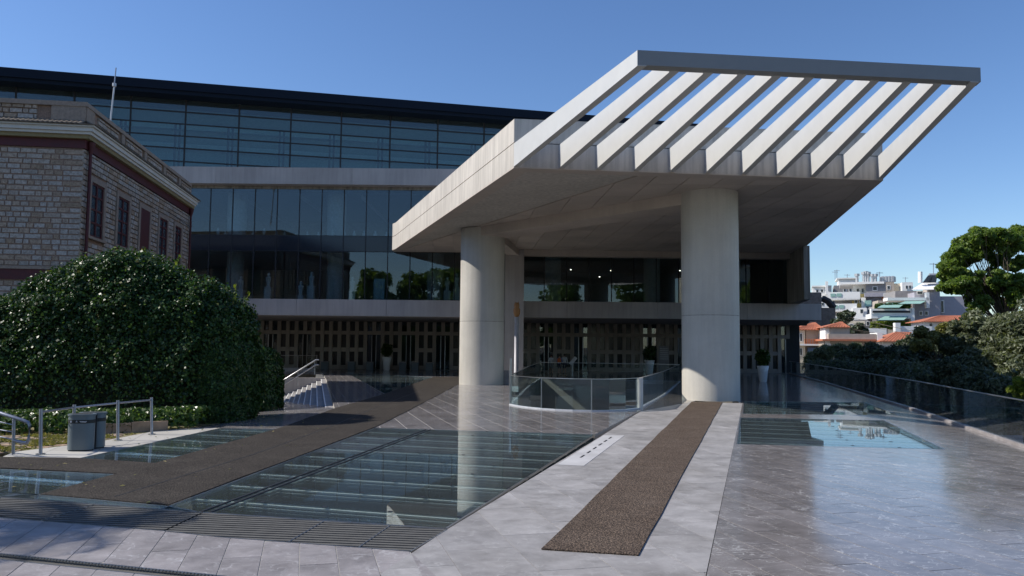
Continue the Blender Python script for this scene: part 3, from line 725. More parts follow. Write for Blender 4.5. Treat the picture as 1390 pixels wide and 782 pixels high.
# ground floor lattice wall
LY = 79.8; p_ = .863; x0 = -29.3; nb_ = 67
lb = [x0+i*p_ for i in range(nb_)]
def is_door(i): return (i % 4) in (1, 2) and ((i//4) % 3 != 2 or i < 20)
doors = []
zz = [(.2, 1.0), (1.74, 1.74)]
for i, x in enumerate(lb):
    inner = (i % 4 == 2) and (i//4) % 4 != 3          # post between the leaves of a door: starts above it
    z0 = 3.44 if inner else 0.0
    MB().box((x-.18, LY, z0), (x+.18, LY+.45, 4.9)).build('lattice_post', 'lattice', mu)
    if i < nb_-1:
        dleaf = ((i % 4 == 1) or (i % 4 == 2)) and (i//4) % 4 != 3
        rails = [(3.44, 3.8)]
        if not dleaf: rails += [(1.74, 2.14), (0, .4)]
        for a, b_ in rails: MB().box((x+.18, LY+.02, a), (x+p_-.18, LY+.43, b_)).build('lattice_rail', 'lattice', mu)
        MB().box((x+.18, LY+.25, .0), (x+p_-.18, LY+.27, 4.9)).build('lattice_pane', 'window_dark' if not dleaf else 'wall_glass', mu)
        if dleaf:
            MB().box((x+(.62 if i % 4 == 1 else .18), LY+.1, 0), (x+(.68 if i % 4 == 1 else .24), LY+.18, 3.4)).build('door_stile', 'steel', mu)
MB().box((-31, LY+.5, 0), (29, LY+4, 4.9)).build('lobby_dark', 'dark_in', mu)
MB().box((-31, 78.9, -.2), (29, LY+.5, .003)).build('threshold', 'conc_dark', mu)

# top gallery, turned against the rest
GA = math.radians(13.7); gd = Vector((math.cos(GA), math.sin(GA))); gn = Vector((-gd.y, gd.x)); g0 = Vector((-21.33, 75.0))
ga = thing('glass_gallery', 'dark blue glass gallery turned at an angle on top of the museum', 'building', (-21.3, 75, 16.7))
def gpt(s, o): return tuple(g0+gd*s+gn*o)
zs = [16.9, 18.05, 19.2, 20.44, 21.59, 22.72, 23.86, 25.2]
for k in range(-7, 9):
    s0, s1_ = k*4.72+.03, (k+1)*4.72-.03
    for a, b_ in zip(zs[:-1], zs[1:]):
        MB().prism([gpt(s0, 0), gpt(s1_, 0), gpt(s1_, .04), gpt(s0, .04)], a+.035, b_-.035).build('pane', 'gal_glass', ga)
mb = MB()
for k in range(-7, 10): mb.prism([gpt(k*4.72-.07, -.06), gpt(k*4.72+.07, -.06), gpt(k*4.72+.07, .06), gpt(k*4.72-.07, .06)], 16.8, 25.3)
for z in zs: mb.prism([gpt(-33, -.05), gpt(42.4, -.05), gpt(42.4, .05), gpt(-33, .05)], z-.055, z+.055)
mb.build('mullions', 'dark_steel', ga)
MB().prism([gpt(-33.5, -1.9), gpt(42.8, -1.9), gpt(42.8, 22), gpt(-33.5, 22)], 25.35, 26.15).build('roof', 'roof_navy', ga)
MB().prism([gpt(-33.4, -1.7), gpt(42.7, -1.7), gpt(42.7, 21.5), gpt(-33.4, 21.5)], 25.0, 25.345).build('soffit', 'roof_navy', ga)
MB().prism([gpt(-33, 3.4), gpt(42, 3.4), gpt(42, 3.7), gpt(-33, 3.7)], 16.8, 25.2).build('core_wall', 'mid_in', ga)
for k in range(-7, 9):
    for q in (.78, .86):
        s = (k+q)*4.72; MB().prism([gpt(s-.09, 1.1), gpt(s+.09, 1.1), gpt(s+.09, 1.3), gpt(s-.09, 1.3)], 16.8, 23).build('inner_post', 'dark_in', ga)
for z in (17.6, 21.0, 22.9): MB().prism([gpt(-33, 2.6), gpt(42, 2.6), gpt(42, 3.3), gpt(-33, 3.3)], z, z+.5).build('frieze_shelf', 'pale_in', ga)
MB().prism([gpt(-33, -.2), gpt(42.4, -.2), gpt(42.4, 22), gpt(-33, 22)], 16.5, 16.85).build('base_slab', 'conc_band', ga)
# mast on the old school roof
ms = at(150, 172, 48); mt_ = at(157.5, 92, 48); mm = ms.lerp(mt_, .68)
an = thing('antenna_mast', 'thin grey mast rising behind the roof of the stone building', 'antenna', tuple(ms-Vector((0, 0, 1))))
MB().tube([ms-Vector((.1, 0, 1)), mm], .05, 8).build('pole', 'tank', an, True)
MB().lathe(tuple(mm), [(.12, 0), (.12, .2)], 8).build('clamp', 'tank', an)
MB().tube([mm+Vector((0, 0, .1)), mt_], .035, 6).build('rod', 'rail_steel', an, True)

# ---------------------------------------------------------------- old stone school at the left
sbd = thing('stone_building', 'old stone building with red trim, white cornice and tiled eaves at the left', 'building', (-19.3, 35.3, 0))
Q0 = Vector((-19.3, 35.3)); su = Vector((-.143, .99)).normalized(); fu = Vector((-su.y, su.x))     # side runs back, front runs left
SL, FL = 18.6, 15.0
def sp(a, o): return tuple(Q0+su*a-fu*o)      # along the side wall, o outward (right)
def fp(a, o): return tuple(Q0+fu*a-su*o)      # along the front wall, o outward (towards camera)
def wall_box(P, a0, a1, o0, o1, z0, z1): return [P(a0, o0), P(a1, o0), P(a1, o1), P(a0, o1)], z0, z1
MB().prism([sp(0, -.08), sp(SL, -.08), tuple(Q0+su*SL+fu*FL), tuple(Q0+fu*FL-su*(-.08))], -1, 12.2).build('wall_core', 'mortar', sbd)
wins = [(1.0, 2.6, 7.35, 9.86), (4.6, 6.25, 7.38, 9.86), (8.15, 9.78, 7.5, 9.88), (11.7, 13.35, 7.52, 9.92), (15.05, 16.5, 7.58, 9.92)]
stones = []
def course_wall(P, length, z0, z1, holes, ch=.247, sl=.5, quoin=True):
    z = z0; r = 0
    while z < z1-.05:
        h_ = min(ch, z1-z); a = 0.0
        first = True
        while a < length-.01:
            if first and quoin: L = .85 if r % 2 else .5
            else: L = random.choice([.28, .36, .45, .55, .7])*sl/.5*random.uniform(.9, 1.1)
            b_ = min(a+L, length)
            if length-b_ < .15: b_ = length
            segs = [(a, b_)]
            for h0, h1, hz0, hz1 in holes:
                if z+h_ > hz0-.28+.01 and z < hz1+.28-.01:
                    ns = []
                    for s0, s1_ in segs:
                        if s1_ <= h0-.3 or s0 >= h1+.3: ns.append((s0, s1_)); continue
                        if s0 < h0-.3: ns.append((s0, h0-.3))
                        if s1_ > h1+.3: ns.append((h1+.3, s1_))
                    segs = ns
            for s0, s1_ in segs:
                if s1_-s0 > .08:
                    g = .014; o = random.uniform(.004, .018) if not (first and quoin) else .02
                    d = (Vector(P((s0+s1_)/2, 0))).length
                    stones.append((d, P, s0+g, s1_-g, z+g*random.uniform(.7, 1.6), z+h_-g*random.uniform(.7, 1.6), o))
            a = b_; first = False
        z += h_; r += 1
course_wall(fp, 6.0, 5.81, 11.15, [], .24)
course_wall(fp, 6.0, 3.2, 5.15, [], .245)
course_wall(sp, SL, 5.1, 11.14, wins, .245)
course_wall(sp, SL, 3.2, 5.1, [], .245)
def bp(a, o): return tuple(Q0+su*(SL+.02+o)+fu*a)
bwins = [(2.0+3.6*i, 3.3+3.6*i, 7.4, 9.9) for i in range(3)]
for wz in (7.4, 3.0):
    for i in range(3):
        fr_ = MB().prism([bp(1.8+3.6*i, -.05), bp(3.5+3.6*i, -.05), bp(3.5+3.6*i, .06), bp(1.8+3.6*i, .06)], wz-.1, wz+2.7).build('window', 'frame_stone', sbd)
        MB().prism([bp(2.0+3.6*i, .055), bp(3.3+3.6*i, .055), bp(3.3+3.6*i, .07), bp(2.0+3.6*i, .07)], wz, wz+2.5).build('pane', 'window_dark', fr_)
MB().prism([bp(-.1, 0), bp(13, 0), bp(13, .4), bp(-.1, .4)], 11.7, 12.1).build('rear_cornice', 'cornice', sbd)
MB().prism([bp(0, -.1), bp(13, -.1), bp(13, .12), bp(0, .12)], 12.3, 13.2).build('rear_parapet', 'frame_stone', sbd)
course_wall(bp, 13.0, 0.2, 11.5, [(a, b_, 3.0, 5.5) for a, b_, z0, z1 in bwins]+bwins, .3, .8)
course_wall(fp, 6.0, 12.42, 13.08, [(.15, 1.75, 12.7, 12.8)], .23, quoin=False)
course_wall(sp, SL, 12.42, 13.02, [(.15, 1.2, 12.7, 12.8)]+[(x, x+.5, 12.7, 12.8) for x in (4.6, 8.3, 12, 15.4)], .23, quoin=False)
stones.sort(key=lambda t: (t[1] is bp, t[4] < 5.2, t[0]))
far_mb = MB()
for i, (d, P, s0, s1_, z0, z1, o) in enumerate(stones):
    m = MB() if i < 296 else far_mb
    q = [Vector((*P(s0, -.09), z0)), Vector((*P(s1_, -.09), z0)), Vector((*P(s1_, -.09), z1)), Vector((*P(s0, -.09), z1))]
    e_ = .015
    r_ = [Vector((*P(s0+e_, o), z0+e_)), Vector((*P(s1_-e_, o*random.uniform(.7, 1.1)), z0+e_)), Vector((*P(s1_-e_, o), z1-e_)), Vector((*P(s0+e_, o*random.uniform(.7, 1.1)), z1-e_))]
    m.add(q+r_, [(4, 5, 6, 7), (0, 1, 5, 4), (1, 2, 6, 5), (2, 3, 7, 6), (3, 0, 4, 7)])
    if i < 296: m.build('stone', 'stone', sbd)
far_mb.build('small_stones', 'stone_i', sbd, kind='stuff')
def ring_trim(name, mat, z0, z1, o, side=True, front=True, o_in=-.1):
    q0 = tuple(Q0-fu*o-su*o); qi = tuple(Q0-fu*o_in-su*o_in)
    m = MB()
    m.hexa([(*q0, z0), (*tuple(Q0-fu*o+su*SL), z0), (*tuple(Q0-fu*o_in+su*SL), z0), (*qi, z0), (*q0, z1), (*tuple(Q0-fu*o+su*SL), z1), (*tuple(Q0-fu*o_in+su*SL), z1), (*qi, z1)])
    m.hexa([(*q0, z0+.0011), (*qi, z0+.0011), (*tuple(Q0+fu*8-su*o_in), z0+.0011), (*tuple(Q0+fu*8-su*o), z0+.0011), (*q0, z1-.0011), (*qi, z1-.0011), (*tuple(Q0+fu*8-su*o_in), z1-.0011), (*tuple(Q0+fu*8-su*o), z1-.0011)])
    return m.build(name, mat, sbd)
ring_trim('red_frieze', 'red', 11.15, 11.55, .07)
ring_trim('cornice_soffit', 'soffit_y', 11.554, 11.72, .28)
ring_trim('cornice', 'cornice', 11.722, 11.84, .38); ring_trim('cornice', 'cornice', 11.842, 12.02, .48); ring_trim('cornice', 'cornice', 12.022, 12.09, .58)
ring_trim('parapet_base', 'frame_stone', 12.1, 12.44, -.02, o_in=-.5)
ring_trim('parapet_core', 'mortar', 12.44, 13.06, -.06, o_in=-.5)
ring_trim('parapet_cap', 'frame_stone', 13.06, 13.14, .08, o_in=-.6); ring_trim('parapet_cap', 'frame_stone', 13.142, 13.28, .04, o_in=-.6)
fm = MB().prism([fp(-.03, .02), fp(9, .02), fp(9, .035), fp(-.03, .035)], 5.2, 5.66)
fm.build('red_string_course', 'red', sbd)
MB().prism([fp(-.06, -.02), fp(9, -.02), fp(9, .09), fp(-.06, .09)], 5.665, 5.80).build('sill_course', 'frame_stone', sbd)
# stone blocks in the parapet (smooth)
for a0, a1, P in ((.0, 1.45, fp), (.0, .95, sp), (4.65, 5.1, sp), (8.35, 8.8, sp), (12.05, 12.5, sp), (15.45, 15.9, sp)):
    MB().prism([P(a0, -.1), P(a1, -.1), P(a1, .045), P(a0, .045)], 12.42, 13.06).build('parapet_block', 'frame_stone', sbd)
# roof tiles along the eaves
n_t = 0
def tile_row(P, L, step):
    global n_t
    k = 0
    while k*step < L:
        a = k*step; c = P(a+step/2, .0)
        d = Vector(P(0, 1))-Vector(P(0, 0))
        p = Vector((*P(a+step/2, .66), 12.10)); q = Vector((*P(a+step/2, -.03), 12.40))
        pr = MB(); r = step*.42
        ax = (Vector((*P(1, 0), 0))-Vector((*P(0, 0), 0))).normalized()
        vs_ = []
        for e in (p, q):
            for t in range(6):
                an_ = math.pi*t/5; vs_.append(e+ax*math.cos(an_)*r+Vector((0, 0, math.sin(an_)*r*.75)))
        pr.add(vs_, [(t, t+1, t+7, t+6) for t in range(5)]+[tuple(range(6)), (5, 4, 3, 2, 1, 0)])
        pr.build('roof_tile', 'oldtile', sbd); k += 1; n_t += 1
tile_row(fp, 5.0, .2); tile_row(sp, SL, .22)
MB().prism([sp(-.66, .66), sp(SL, .66), sp(SL, -.1), sp(0, -.1)], 12.092, 12.13).build('eaves_board', 'oldtile', sbd)
MB().prism([fp(-.66, .66), fp(8, .66), fp(8, -.1), fp(0, -.1)], 12.093, 12.131).build('eaves_board', 'oldtile', sbd)
# windows
for i, (a0, a1, z0, z1) in enumerate(wins):
    wr = MB()
    for (s0, s1_, b0, b1) in ((a0-.28, a0, z0-.02, z1), (a1, a1+.28, z0-.02, z1), (a0-.28, a1+.28, z1, z1+.26)):
        wr.prism([sp(s0, -.35), sp(s1_, -.35), sp(s1_, .05), sp(s0, .05)], b0, b1)
    wo_ = wr.build('window', 'frame_stone', sbd)
    MB().prism([sp(a0-.34, -.35), sp(a1+.34, -.35), sp(a1+.34, .12), sp(a0-.34, .12)], z0-.14, z0-.022).build('sill', 'frame_stone', wo_)
    MB().prism([sp(a0, -.07), sp(a1, -.07), sp(a1, -.06), sp(a0, -.06)], z0, z1).build('reveal', 'window_dark', wo_)
    if i == 2:
        MB().prism([sp(a0+.02, -.06), sp(a1-.02, -.06), sp(a1-.02, .03), sp(a0+.02, .03)], z0, z1).build('shutter', 'red', wo_, label='closed dark red shutter')
    else:
        fr_ = MB()
        for s0, s1_ in ((a0, a0+.1), (a1-.1, a1), ((a0+a1)/2-.07, (a0+a1)/2+.07)): fr_.prism([sp(s0, -.06), sp(s1_, -.06), sp(s1_, .0), sp(s0, .0)], z0, z1)
        for z in (z0, z0+.62, z0+1.24, z0+1.86, z1-.1): fr_.prism([sp(a0, -.06), sp(a1, -.06), sp(a1, -.005), sp(a0, -.005)], z, z+.08)
        fr_.build('frame', 'red', wo_)
        for hx in (0, 1):
            for z in (.08, .70, 1.32, 1.94):
                s0 = a0+.1+hx*((a1-a0)/2); MB().prism([sp(s0, -.055), sp(s0+(a1-a0)/2-.17, -.055), sp(s0+(a1-a0)/2-.17, -.045), sp(s0, -.045)], z0+z, z0+z+.52).build('pane', 'window_blue', wo_)
# drain pipes
for a, lab in ((.32, 0), (18.2, 1)):
    c = sp(a, .16); pm = MB().tube([(c[0], c[1], 0), (c[0], c[1], 11.2)], .07, 10); pm.tube([(c[0], c[1], 11.0), (c[0], c[1], 11.5)], [.08, .2], 10)
    pm.build('drain_pipe', 'red', sbd, True)
wires = MB().tube([(*sp(13.2, .12), 10.45), (*sp(18.1, .12), 10.3)], .02, 5).build('cable', 'dark_steel', sbd)

# ---------------------------------------------------------------- foliage
def leaf_mesh(name, P, N, size, mat, parent=None, aspect=1.4, jitter=.9, kind=None):
    """P centres, N preferred normals; one kite-shaped leaf each"""
    n = len(P); Nn = N + rng.normal(0, jitter, (n, 3)); Nn /= np.linalg.norm(Nn, axis=1)[:, None]+1e-9
    R_ = rng.normal(0, 1, (n, 3)); T = np.cross(Nn, R_); T /= np.linalg.norm(T, axis=1)[:, None]+1e-9; B_ = np.cross(Nn, T)
    s = size*rng.uniform(.6, 1.35, (n, 1))
    V = np.empty((n, 4, 3)); V[:, 0] = P-T*s*aspect*.5; V[:, 1] = P+B_*s*.42+T*s*.05+Nn*s*.1; V[:, 2] = P+T*s*aspect*.5; V[:, 3] = P-B_*s*.42+T*s*.05+Nn*s*.1
    o0 = ORG.get(parent, Vector((0, 0, 0))); V -= np.array(o0)
    me = bpy.data.meshes.new(name); me.vertices.add(4*n); me.vertices.foreach_set('co', V.ravel())
    me.loops.add(4*n); me.loops.foreach_set('vertex_index', np.arange(4*n, dtype=np.int32))
    me.polygons.add(n); me.polygons.foreach_set('loop_start', np.arange(0, 4*n, 4, dtype=np.int32)); me.polygons.foreach_set('loop_total', np.full(n, 4, dtype=np.int32))
    me.update(calc_edges=True); me.materials.append(MT[mat]); o = link(bpy.data.objects.new(name, me)); o.parent = parent; ORG[o] = o0
    if kind: o['kind'] = kind
    return o
def lump(x, y, seed=0):
    return (np.sin(x*1.7+seed)+np.sin(y*2.3+seed*1.3)+np.sin((x+y)*3.1+seed)+np.sin(x*5.3-y*4.1+seed*2))*.25
# big ivy hedge : profile over x, superellipse section over depth
HX = 1.062*np.array([-22, -19, -17.5, -16.0, -14.0, -13.0, -12.0, -11.2, -10.1, -9.2, -8.45, -8.0, -7.8]); HZ = .15+np.array([2.6, 2.9, 3.05, 3.45, 4.4, 4.9, 5.2, 5.05, 4.4, 4.1, 3.8, 3.45, 2.6])
def hedge_pts(n, shrink=0.0):
    x = rng.uniform(-21, -8.55, n); t = rng.uniform(0, math.pi, n)
    zt = np.interp(x, HX, HZ)-shrink
    ex = np.clip((-8.55-x)/1.3, .02, 1)**.35                 # closes at the right end
    c = np.cos(t); s_ = np.sin(t)
    yy = 26.6 - np.sign(c)*np.abs(c)**.55*(2.2-shrink)*ex
    z = zt*np.abs(s_)**.5*(.72+.28*ex)
    P = np.stack([x+shrink*.5, yy, z], 1)
    N = np.stack([np.where(x > -9.6, .8, 0.05), -c*1.0, s_*.8+.1], 1)
    d = .16*lump(x*1.5, z*1.6+yy, 1.0)+.17*lump(x*.62+3, z*.9, 4.0)+.10*lump(x*4.1, z*4.4, 2.2)
    N /= np.linalg.norm(N, axis=1)[:, None]; P += N*(d+np.where(rng.uniform(0, 1, n) < .06, rng.uniform(.1, .28, n), rng.uniform(-.12, .10, n)))[:, None]
    return P, N
hg = thing('ivy_hedge', 'huge dark ivy-covered hedge rising to a rounded peak in front of the stone building', 'hedge', (-12, 26.6, 0))
P, N = hedge_pts(190000); leaf_mesh('foliage', P, N, .088, 'ivy', hg, 1.1, .75, 'stuff')
# right end cap
n = 24000; a_ = rng.uniform(-1.6, 1.6, n); z = rng.uniform(0, 3.1, n)
rr_ = np.interp(z, [0, 1, 2.2, 3.1], [.95, 1.15, 1.1, .6])
P = np.stack([-9.6+rr_*np.cos(a_)+.12*lump(a_*4, z*3), 26.7+2.1*np.sin(a_)*rr_/1.1, z], 1); N = np.stack([np.cos(a_), np.sin(a_), np.full(n, .3)], 1)
leaf_mesh('foliage', P, N, .088, 'ivy', hg, 1.1, .7, 'stuff')
# core
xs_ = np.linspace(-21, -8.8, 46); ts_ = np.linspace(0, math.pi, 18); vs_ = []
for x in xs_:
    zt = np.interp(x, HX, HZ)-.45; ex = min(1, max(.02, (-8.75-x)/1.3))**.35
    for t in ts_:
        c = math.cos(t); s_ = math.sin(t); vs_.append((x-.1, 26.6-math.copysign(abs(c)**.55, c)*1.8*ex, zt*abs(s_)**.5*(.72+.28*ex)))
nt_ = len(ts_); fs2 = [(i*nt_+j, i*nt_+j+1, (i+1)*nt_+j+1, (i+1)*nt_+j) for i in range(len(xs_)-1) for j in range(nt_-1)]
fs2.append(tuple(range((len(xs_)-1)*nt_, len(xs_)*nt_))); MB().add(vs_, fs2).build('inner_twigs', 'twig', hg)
sh_ = MB()   # a few stray shoots on top
P = []
for x in (-13.1, -12.3, -10.2, -9.1, -15.2, -13.9, -11.3, -8.8):
    z = float(np.interp(x, HX, HZ)); L = random.uniform(.2, .45); lean = random.uniform(-.2, .3)
    for k in range(10): P.append((x+lean*k/9+random.uniform(-.04, .04), 26.2+random.uniform(-.05, .05), z-.1+(L+.15)*k/9))
P = np.array(P); leaf_mesh('shoots', P, np.tile([0, -.5, .5], (len(P), 1)), .12, 'lime', hg, 1.2, .8, 'stuff')
# small round bush behind, right of the hedge
b2 = thing('round_bush', 'small dark clipped bush right of the ivy hedge, before the stairs', 'bush', (-11, 34, -.6))
n = 16000; u = rng.normal(0, 1, (n, 3)); u /= np.linalg.norm(u, axis=1)[:, None]; u[:, 2] = np.abs(u[:, 2])
r_ = (np.abs(u)**5).sum(1)**(-1/5.0)
P = u*r_[:, None]*np.array([1.5, 2.0, 2.7])*rng.uniform(.92, 1.0, (n, 1)); P += np.array([-11.6, 34.5, -.35]); leaf_mesh('foliage', P, u, .11, 'ivy', b2, 1.2, .7, 'stuff')
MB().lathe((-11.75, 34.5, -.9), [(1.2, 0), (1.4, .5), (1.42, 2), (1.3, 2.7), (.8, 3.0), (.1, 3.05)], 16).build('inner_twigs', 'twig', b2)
# ivy edging with stone kerb
ie = thing('ivy_edging', 'low strip of bright green ivy at the foot of the big hedge', 'ground cover', (-13, 23, 0))
n = 9000; x = rng.uniform(-19, -9.2, n); tt = rng.uniform(0, 1, n)
bx = np.interp(x, [-19, -11.1, -9.2], [20.6, 21.9, 23.4]); yy = bx+rng.uniform(0, 1, n)**1.0*1.3; z = .12+.42*np.sqrt(np.clip((yy-bx)/.5, 0, 1))+.06*lump(x*3, yy*3)
z = np.where(rng.uniform(0, 1, n) < .45, z*rng.uniform(.2, 1, n), z)
P = np.stack([x, yy, z], 1); leaf_mesh('foliage', P, np.tile([.2, -.9, .8], (n, 1)), .12, 'ivy_l', ie, 1.1, .6, 'stuff')
kb = thing('planter_kerb', 'low ochre stone kerb under the ivy edging', 'kerb', (-10.6, 22.3, 0))
a, b_ = Vector((-11.3, 21.75)), Vector((-9.75, 22.9)); nn_ = 4
for k in range(nn_):
    p, q = a.lerp(b_, k/nn_+.004), a.lerp(b_, (k+1)/nn_-.004); h_ = .26+random.uniform(-.02, .02)
    n_ = Vector((-(q-p).y, (q-p).x)).normalized()*.3
    MB().prism([tuple(p), tuple(q), tuple(q+n_), tuple(p+n_)], -.05, h_).build('kerb_stone', 'kerb', kb)
# verge with old paving and grass
vg = struct_root('verge')
MB().prism([(-20, 17.6), (-12.2, 17.7), (-11.15, 18.25), (-10.3, 20.2), (-10.0, 22.8), (-7.8, 24.2), (-7.5, 26), (-20, 26)], -.25, -.012).build('soil', 'verge', vg)
kk = 0
for i in range(30):
    for j in range(15):
        x = -16.8+i*.33+(j % 2)*.15; y = 18.1+j*.34
        if y > np.interp(x, [-19, -11.1, -9.2], [20.4, 21.8, 23.3]) or x > np.interp(y, [18.2, 20.2, 22.9], [-11.4, -10.5, -10.2]): continue
        if random.random() < .28: continue
        w_, l_ = .13, .14; jx, jy = random.uniform(-.02, .02), random.uniform(-.02, .02)
        if kk < 280: MB().prism([(x-w_+jx, y-l_), (x+w_, y-l_+jy), (x+w_+jx, y+l_), (x-w_, y+l_+jy)], -.03, random.uniform(-.008, .006)).build('paving_stone', 'frame_stone' if random.random() < .5 else 'kerb', vg); kk += 1
n = 14000; x = rng.uniform(-17, -10.2, n); y = rng.uniform(18, 23.2, n); keep = (lump(x*1.3, y*1.9, 2) > .02) & (y < np.interp(x, [-19, -11.1, -9.2], [20.6, 21.9, 23.4])) & (x < np.interp(y, [18.2, 20.2, 22.9], [-11.4, -10.4, -10.1]))
x, y = x[keep], y[keep]; P = np.stack([x, y, np.full(len(x), .012)], 1); g_ = leaf_mesh('grass', P, np.tile([.6, -.7, .1], (len(P), 1)), .045, 'grassm', None, 2.2, .5, 'stuff'); g_['label'] = 'dry yellow-green grass between the old paving stones'
MB().prism([(-30, 14.2), (-14, 14.2), (-14, 18.5), (-12.0, 17.75), (-12.2, 18.3), (-30, 18.3)], -.2, -.003).build('side_path', 'mat_grey', kind='structure')

n = 160; P = np.stack([rng.uniform(-11, -4.5, n), rng.uniform(12.5, 27, n), np.full(n, .03)], 1)
P = P[(P[:, 0] < -6.9) | (rng.uniform(0, 1, n) < .35)]
dl = leaf_mesh('fallen_leaves', P, np.tile([0., 0., 1.], (len(P), 1)), .05, 'grassm', None, 1.6, .2, 'stuff'); dl['label'] = 'a few dry fallen leaves scattered on the mat and paving'
# ---------------------------------------------------------------- railings at the left
lr = thing('steel_railing', 'straight steel railing with four posts behind the litter bin', 'railing', (-10.38, 17.8, 0))
pts = [(-10.38, 17.82), (-10.72, 19.6), (-9.97, 20.45), (-9.72, 21.81)]
pts = [(-10.38, 17.82), (-10.13, 19.45), (-9.97, 20.45+.1), (-9.70, 21.85)]
xs4 = [at(55.5, 557, 17.82), at(101, 551, 19.4), at(160, 545, 20.45), at(205.5, 541, 21.81)]
for (p, t) in zip(((-10.38, 17.82), (xs4[1].x, 19.4), (-9.97, 20.45), (-9.72, 21.81)), xs4):
    MB().tube([(p[0], p[1], 0), (t.x, t.y, t.z+.03)], .038, 10).build('post', 'rail_steel', lr, True)
    MB().lathe((p[0], p[1], 0), [(.10, 0), (.10, .02)], 14).build('base_plate', 'steel', lr)
for i in range(3): MB().tube([xs4[i]-Vector((0, 0, .04)), xs4[i+1]-Vector((0, 0, .04))], .024, 8).build('rail', 'rail_steel', lr, True)
l2 = thing('steel_handrail', 'short steel handrail with rounded end at the left edge of the picture', 'handrail', (-10.79, 17.5, 0))
def rpt(px, py): return at(px, py, 17.5)
q = [rpt(-60, 541), rpt(-2, 560), rpt(32, 571), rpt(38, 573.5), rpt(40, 577), rpt(39, 597), rpt(36.5, 601), rpt(31, 601), rpt(18, 598)]
q[0] = Vector((-13.5, 18.6, 1.12)); MB().tube(q, .038, 10).build('top_rail', 'rail_steel', l2, True)
MB().tube([(rpt(19, 567)), (rpt(18, 617))], .034, 10).build('post', 'rail_steel', l2, True)
MB().tube([Vector((-13.5, 18.6, 0)), Vector((-13.5, 18.6, 1.1))], .034, 10).build('post', 'rail_steel', l2, True)
for (a0, a1) in ((572, 577), (583, 586.5), (592, 597)): MB().tube([rpt(18.5, a1), rpt(-3, a0), Vector((-13.5, 18.6, at(0, a0, 17.5).z+.05))], .014, 6).build('mid_rail', 'rail_steel', l2, True)

# ---------------------------------------------------------------- litter bin (twin)
bn = thing('litter_bin', 'grey-blue twin litter bin with dark printed band on the walkway', 'litter bin', (-9.75, 18.6, 0))
def rrect(cx, cy, w_, d_, rr, n=6):
    out = []
    for sx, sy, a0 in ((1, 1, 0), (-1, 1, 90), (-1, -1, 180), (1, -1, 270)):
        for k in range(n+1):
            t = math.radians(a0+90*k/n); out.append((cx+sx*(w_/2-rr)+rr*math.cos(t), cy+sy*(d_/2-rr)+rr*math.sin(t)))
    return out
def rot(pts, c, a): return [(c[0]+(x-c[0])*math.cos(a)-(y-c[1])*math.sin(a), c[1]+(x-c[0])*math.sin(a)+(y-c[1])*math.cos(a)) for x, y in pts]
bc = (-9.85, 18.72)
for k, (cx, cy) in enumerate(((-9.89, 18.55), (-9.87, 19.0))):
    P_ = lambda w_, d_, rr: rot(rrect(cx, cy, w_, d_, rr), (cx, cy), .12)
    MB().shell(P_(.56, .40, .19), .03, .80).build('body', 'bin', bn, True)
    MB().shell(P_(.52, .34, .15), .0, .032).build('foot', 'bin_in', bn, True)
    MB().shell(P_(.568, .408, .194), .63, .71).build('band', 'bin_band', bn, True)
    MB().shell(P_(.60, .44, .21), .80, .835).build('rim', 'bin', bn, True)
    MB().prism(P_(.44, .27, .12), .836, .839).build('opening', 'bin_in', bn)
    if k == 0:
        fy = cy-.207
        for (sx, sz, w_, h_) in ((-.14, .672, .07, .04), (.12, .680, .16, .010), (.12, .662, .13, .008)):
            MB().box((cx+sx-w_/2+.02, fy-.004, sz-h_/2), (cx+sx+w_/2+.02, fy+.004, sz+h_/2)).build('print', 'mark', bn)
        for a in (90, 210, 330):
            t = math.radians(a); u_ = Vector((math.cos(t), 0, math.sin(t)))*.026; t2 = math.radians(a+120); w2 = Vector((math.cos(t2), 0, math.sin(t2)))*.026
            c0 = Vector((cx-.01, fy-.004, .672)); p = c0+u_*.8+(w2-u_)*.15; qq = c0+u_*.8+(w2-u_)*.8; MB().bar(p, qq, .006, .01, (0, 1, 0)).build('recycling_mark', 'mark', bn)
MB().box((-9.98, 18.75, .05), (-9.66, 18.79, .80)).build('divider', 'dark_steel', bn)

# ---------------------------------------------------------------- pit and its curved glass rail
pit = struct_root('pit_opening')
pw = MB()
for i in range(len(ringc)):
    a, b_ = ringc[i], ringc[(i+1) % len(ringc)]; pw.bar((*a, -1.76), (*b_, -1.76), .12, 3.46)
pw.build('pit_wall', 'conc_floor', pit)
cr = Vector((3.9, 39.0))
for rr0, rr1, z0, z1 in ((3.0, 3.6, -3.5, -1.6), (1.7, 2.0, -3.5, -2.4)):
    aw = MB(); K = 28
    for k in range(K):
        t0, t1 = math.pi*(-.1+1.25*k/K), math.pi*(-.1+1.25*(k+1)/K)
        q = [(cr.x+r*math.cos(t), cr.y+r*1.6*math.sin(t)) for r, t in ((rr0, t0), (rr1, t0), (rr1, t1), (rr0, t1))]; aw.prism(q, z0, z1)
    aw.build('curved_wall', 'pit_stone', pit)
pg = thing('pit_railing', 'curved glass railing round the opening between the two columns', 'railing', (3, 31, 0))
front = [(-0.03, 33.84), (.30, 32.95), (.75, 32.2), (1.2, 31.65), (1.75, 31.25), (2.4, 30.98), (3.1, 30.88), (3.8, 31.0), (4.5, 31.45), (5.2, 32.38)]
back = [(7.9, 41.5), (12.2, 58), (2.2, 61), (1.0, 48), (-0.03, 33.84)]
def panes(pts, groups, z1=1.22, gap=.01):
    for g in groups:
        m = MB()
        seg = pts[g[0]:g[1]+1]
        for a, b_ in zip(seg[:-1], seg[1:]): m.bar((*a, z1/2+.01), (*b_, z1/2+.01), .02, z1-.02)
        m.build('pane', 'rail_glass', pg)
panes(front, [(0, 3), (3, 6), (6, 9)])
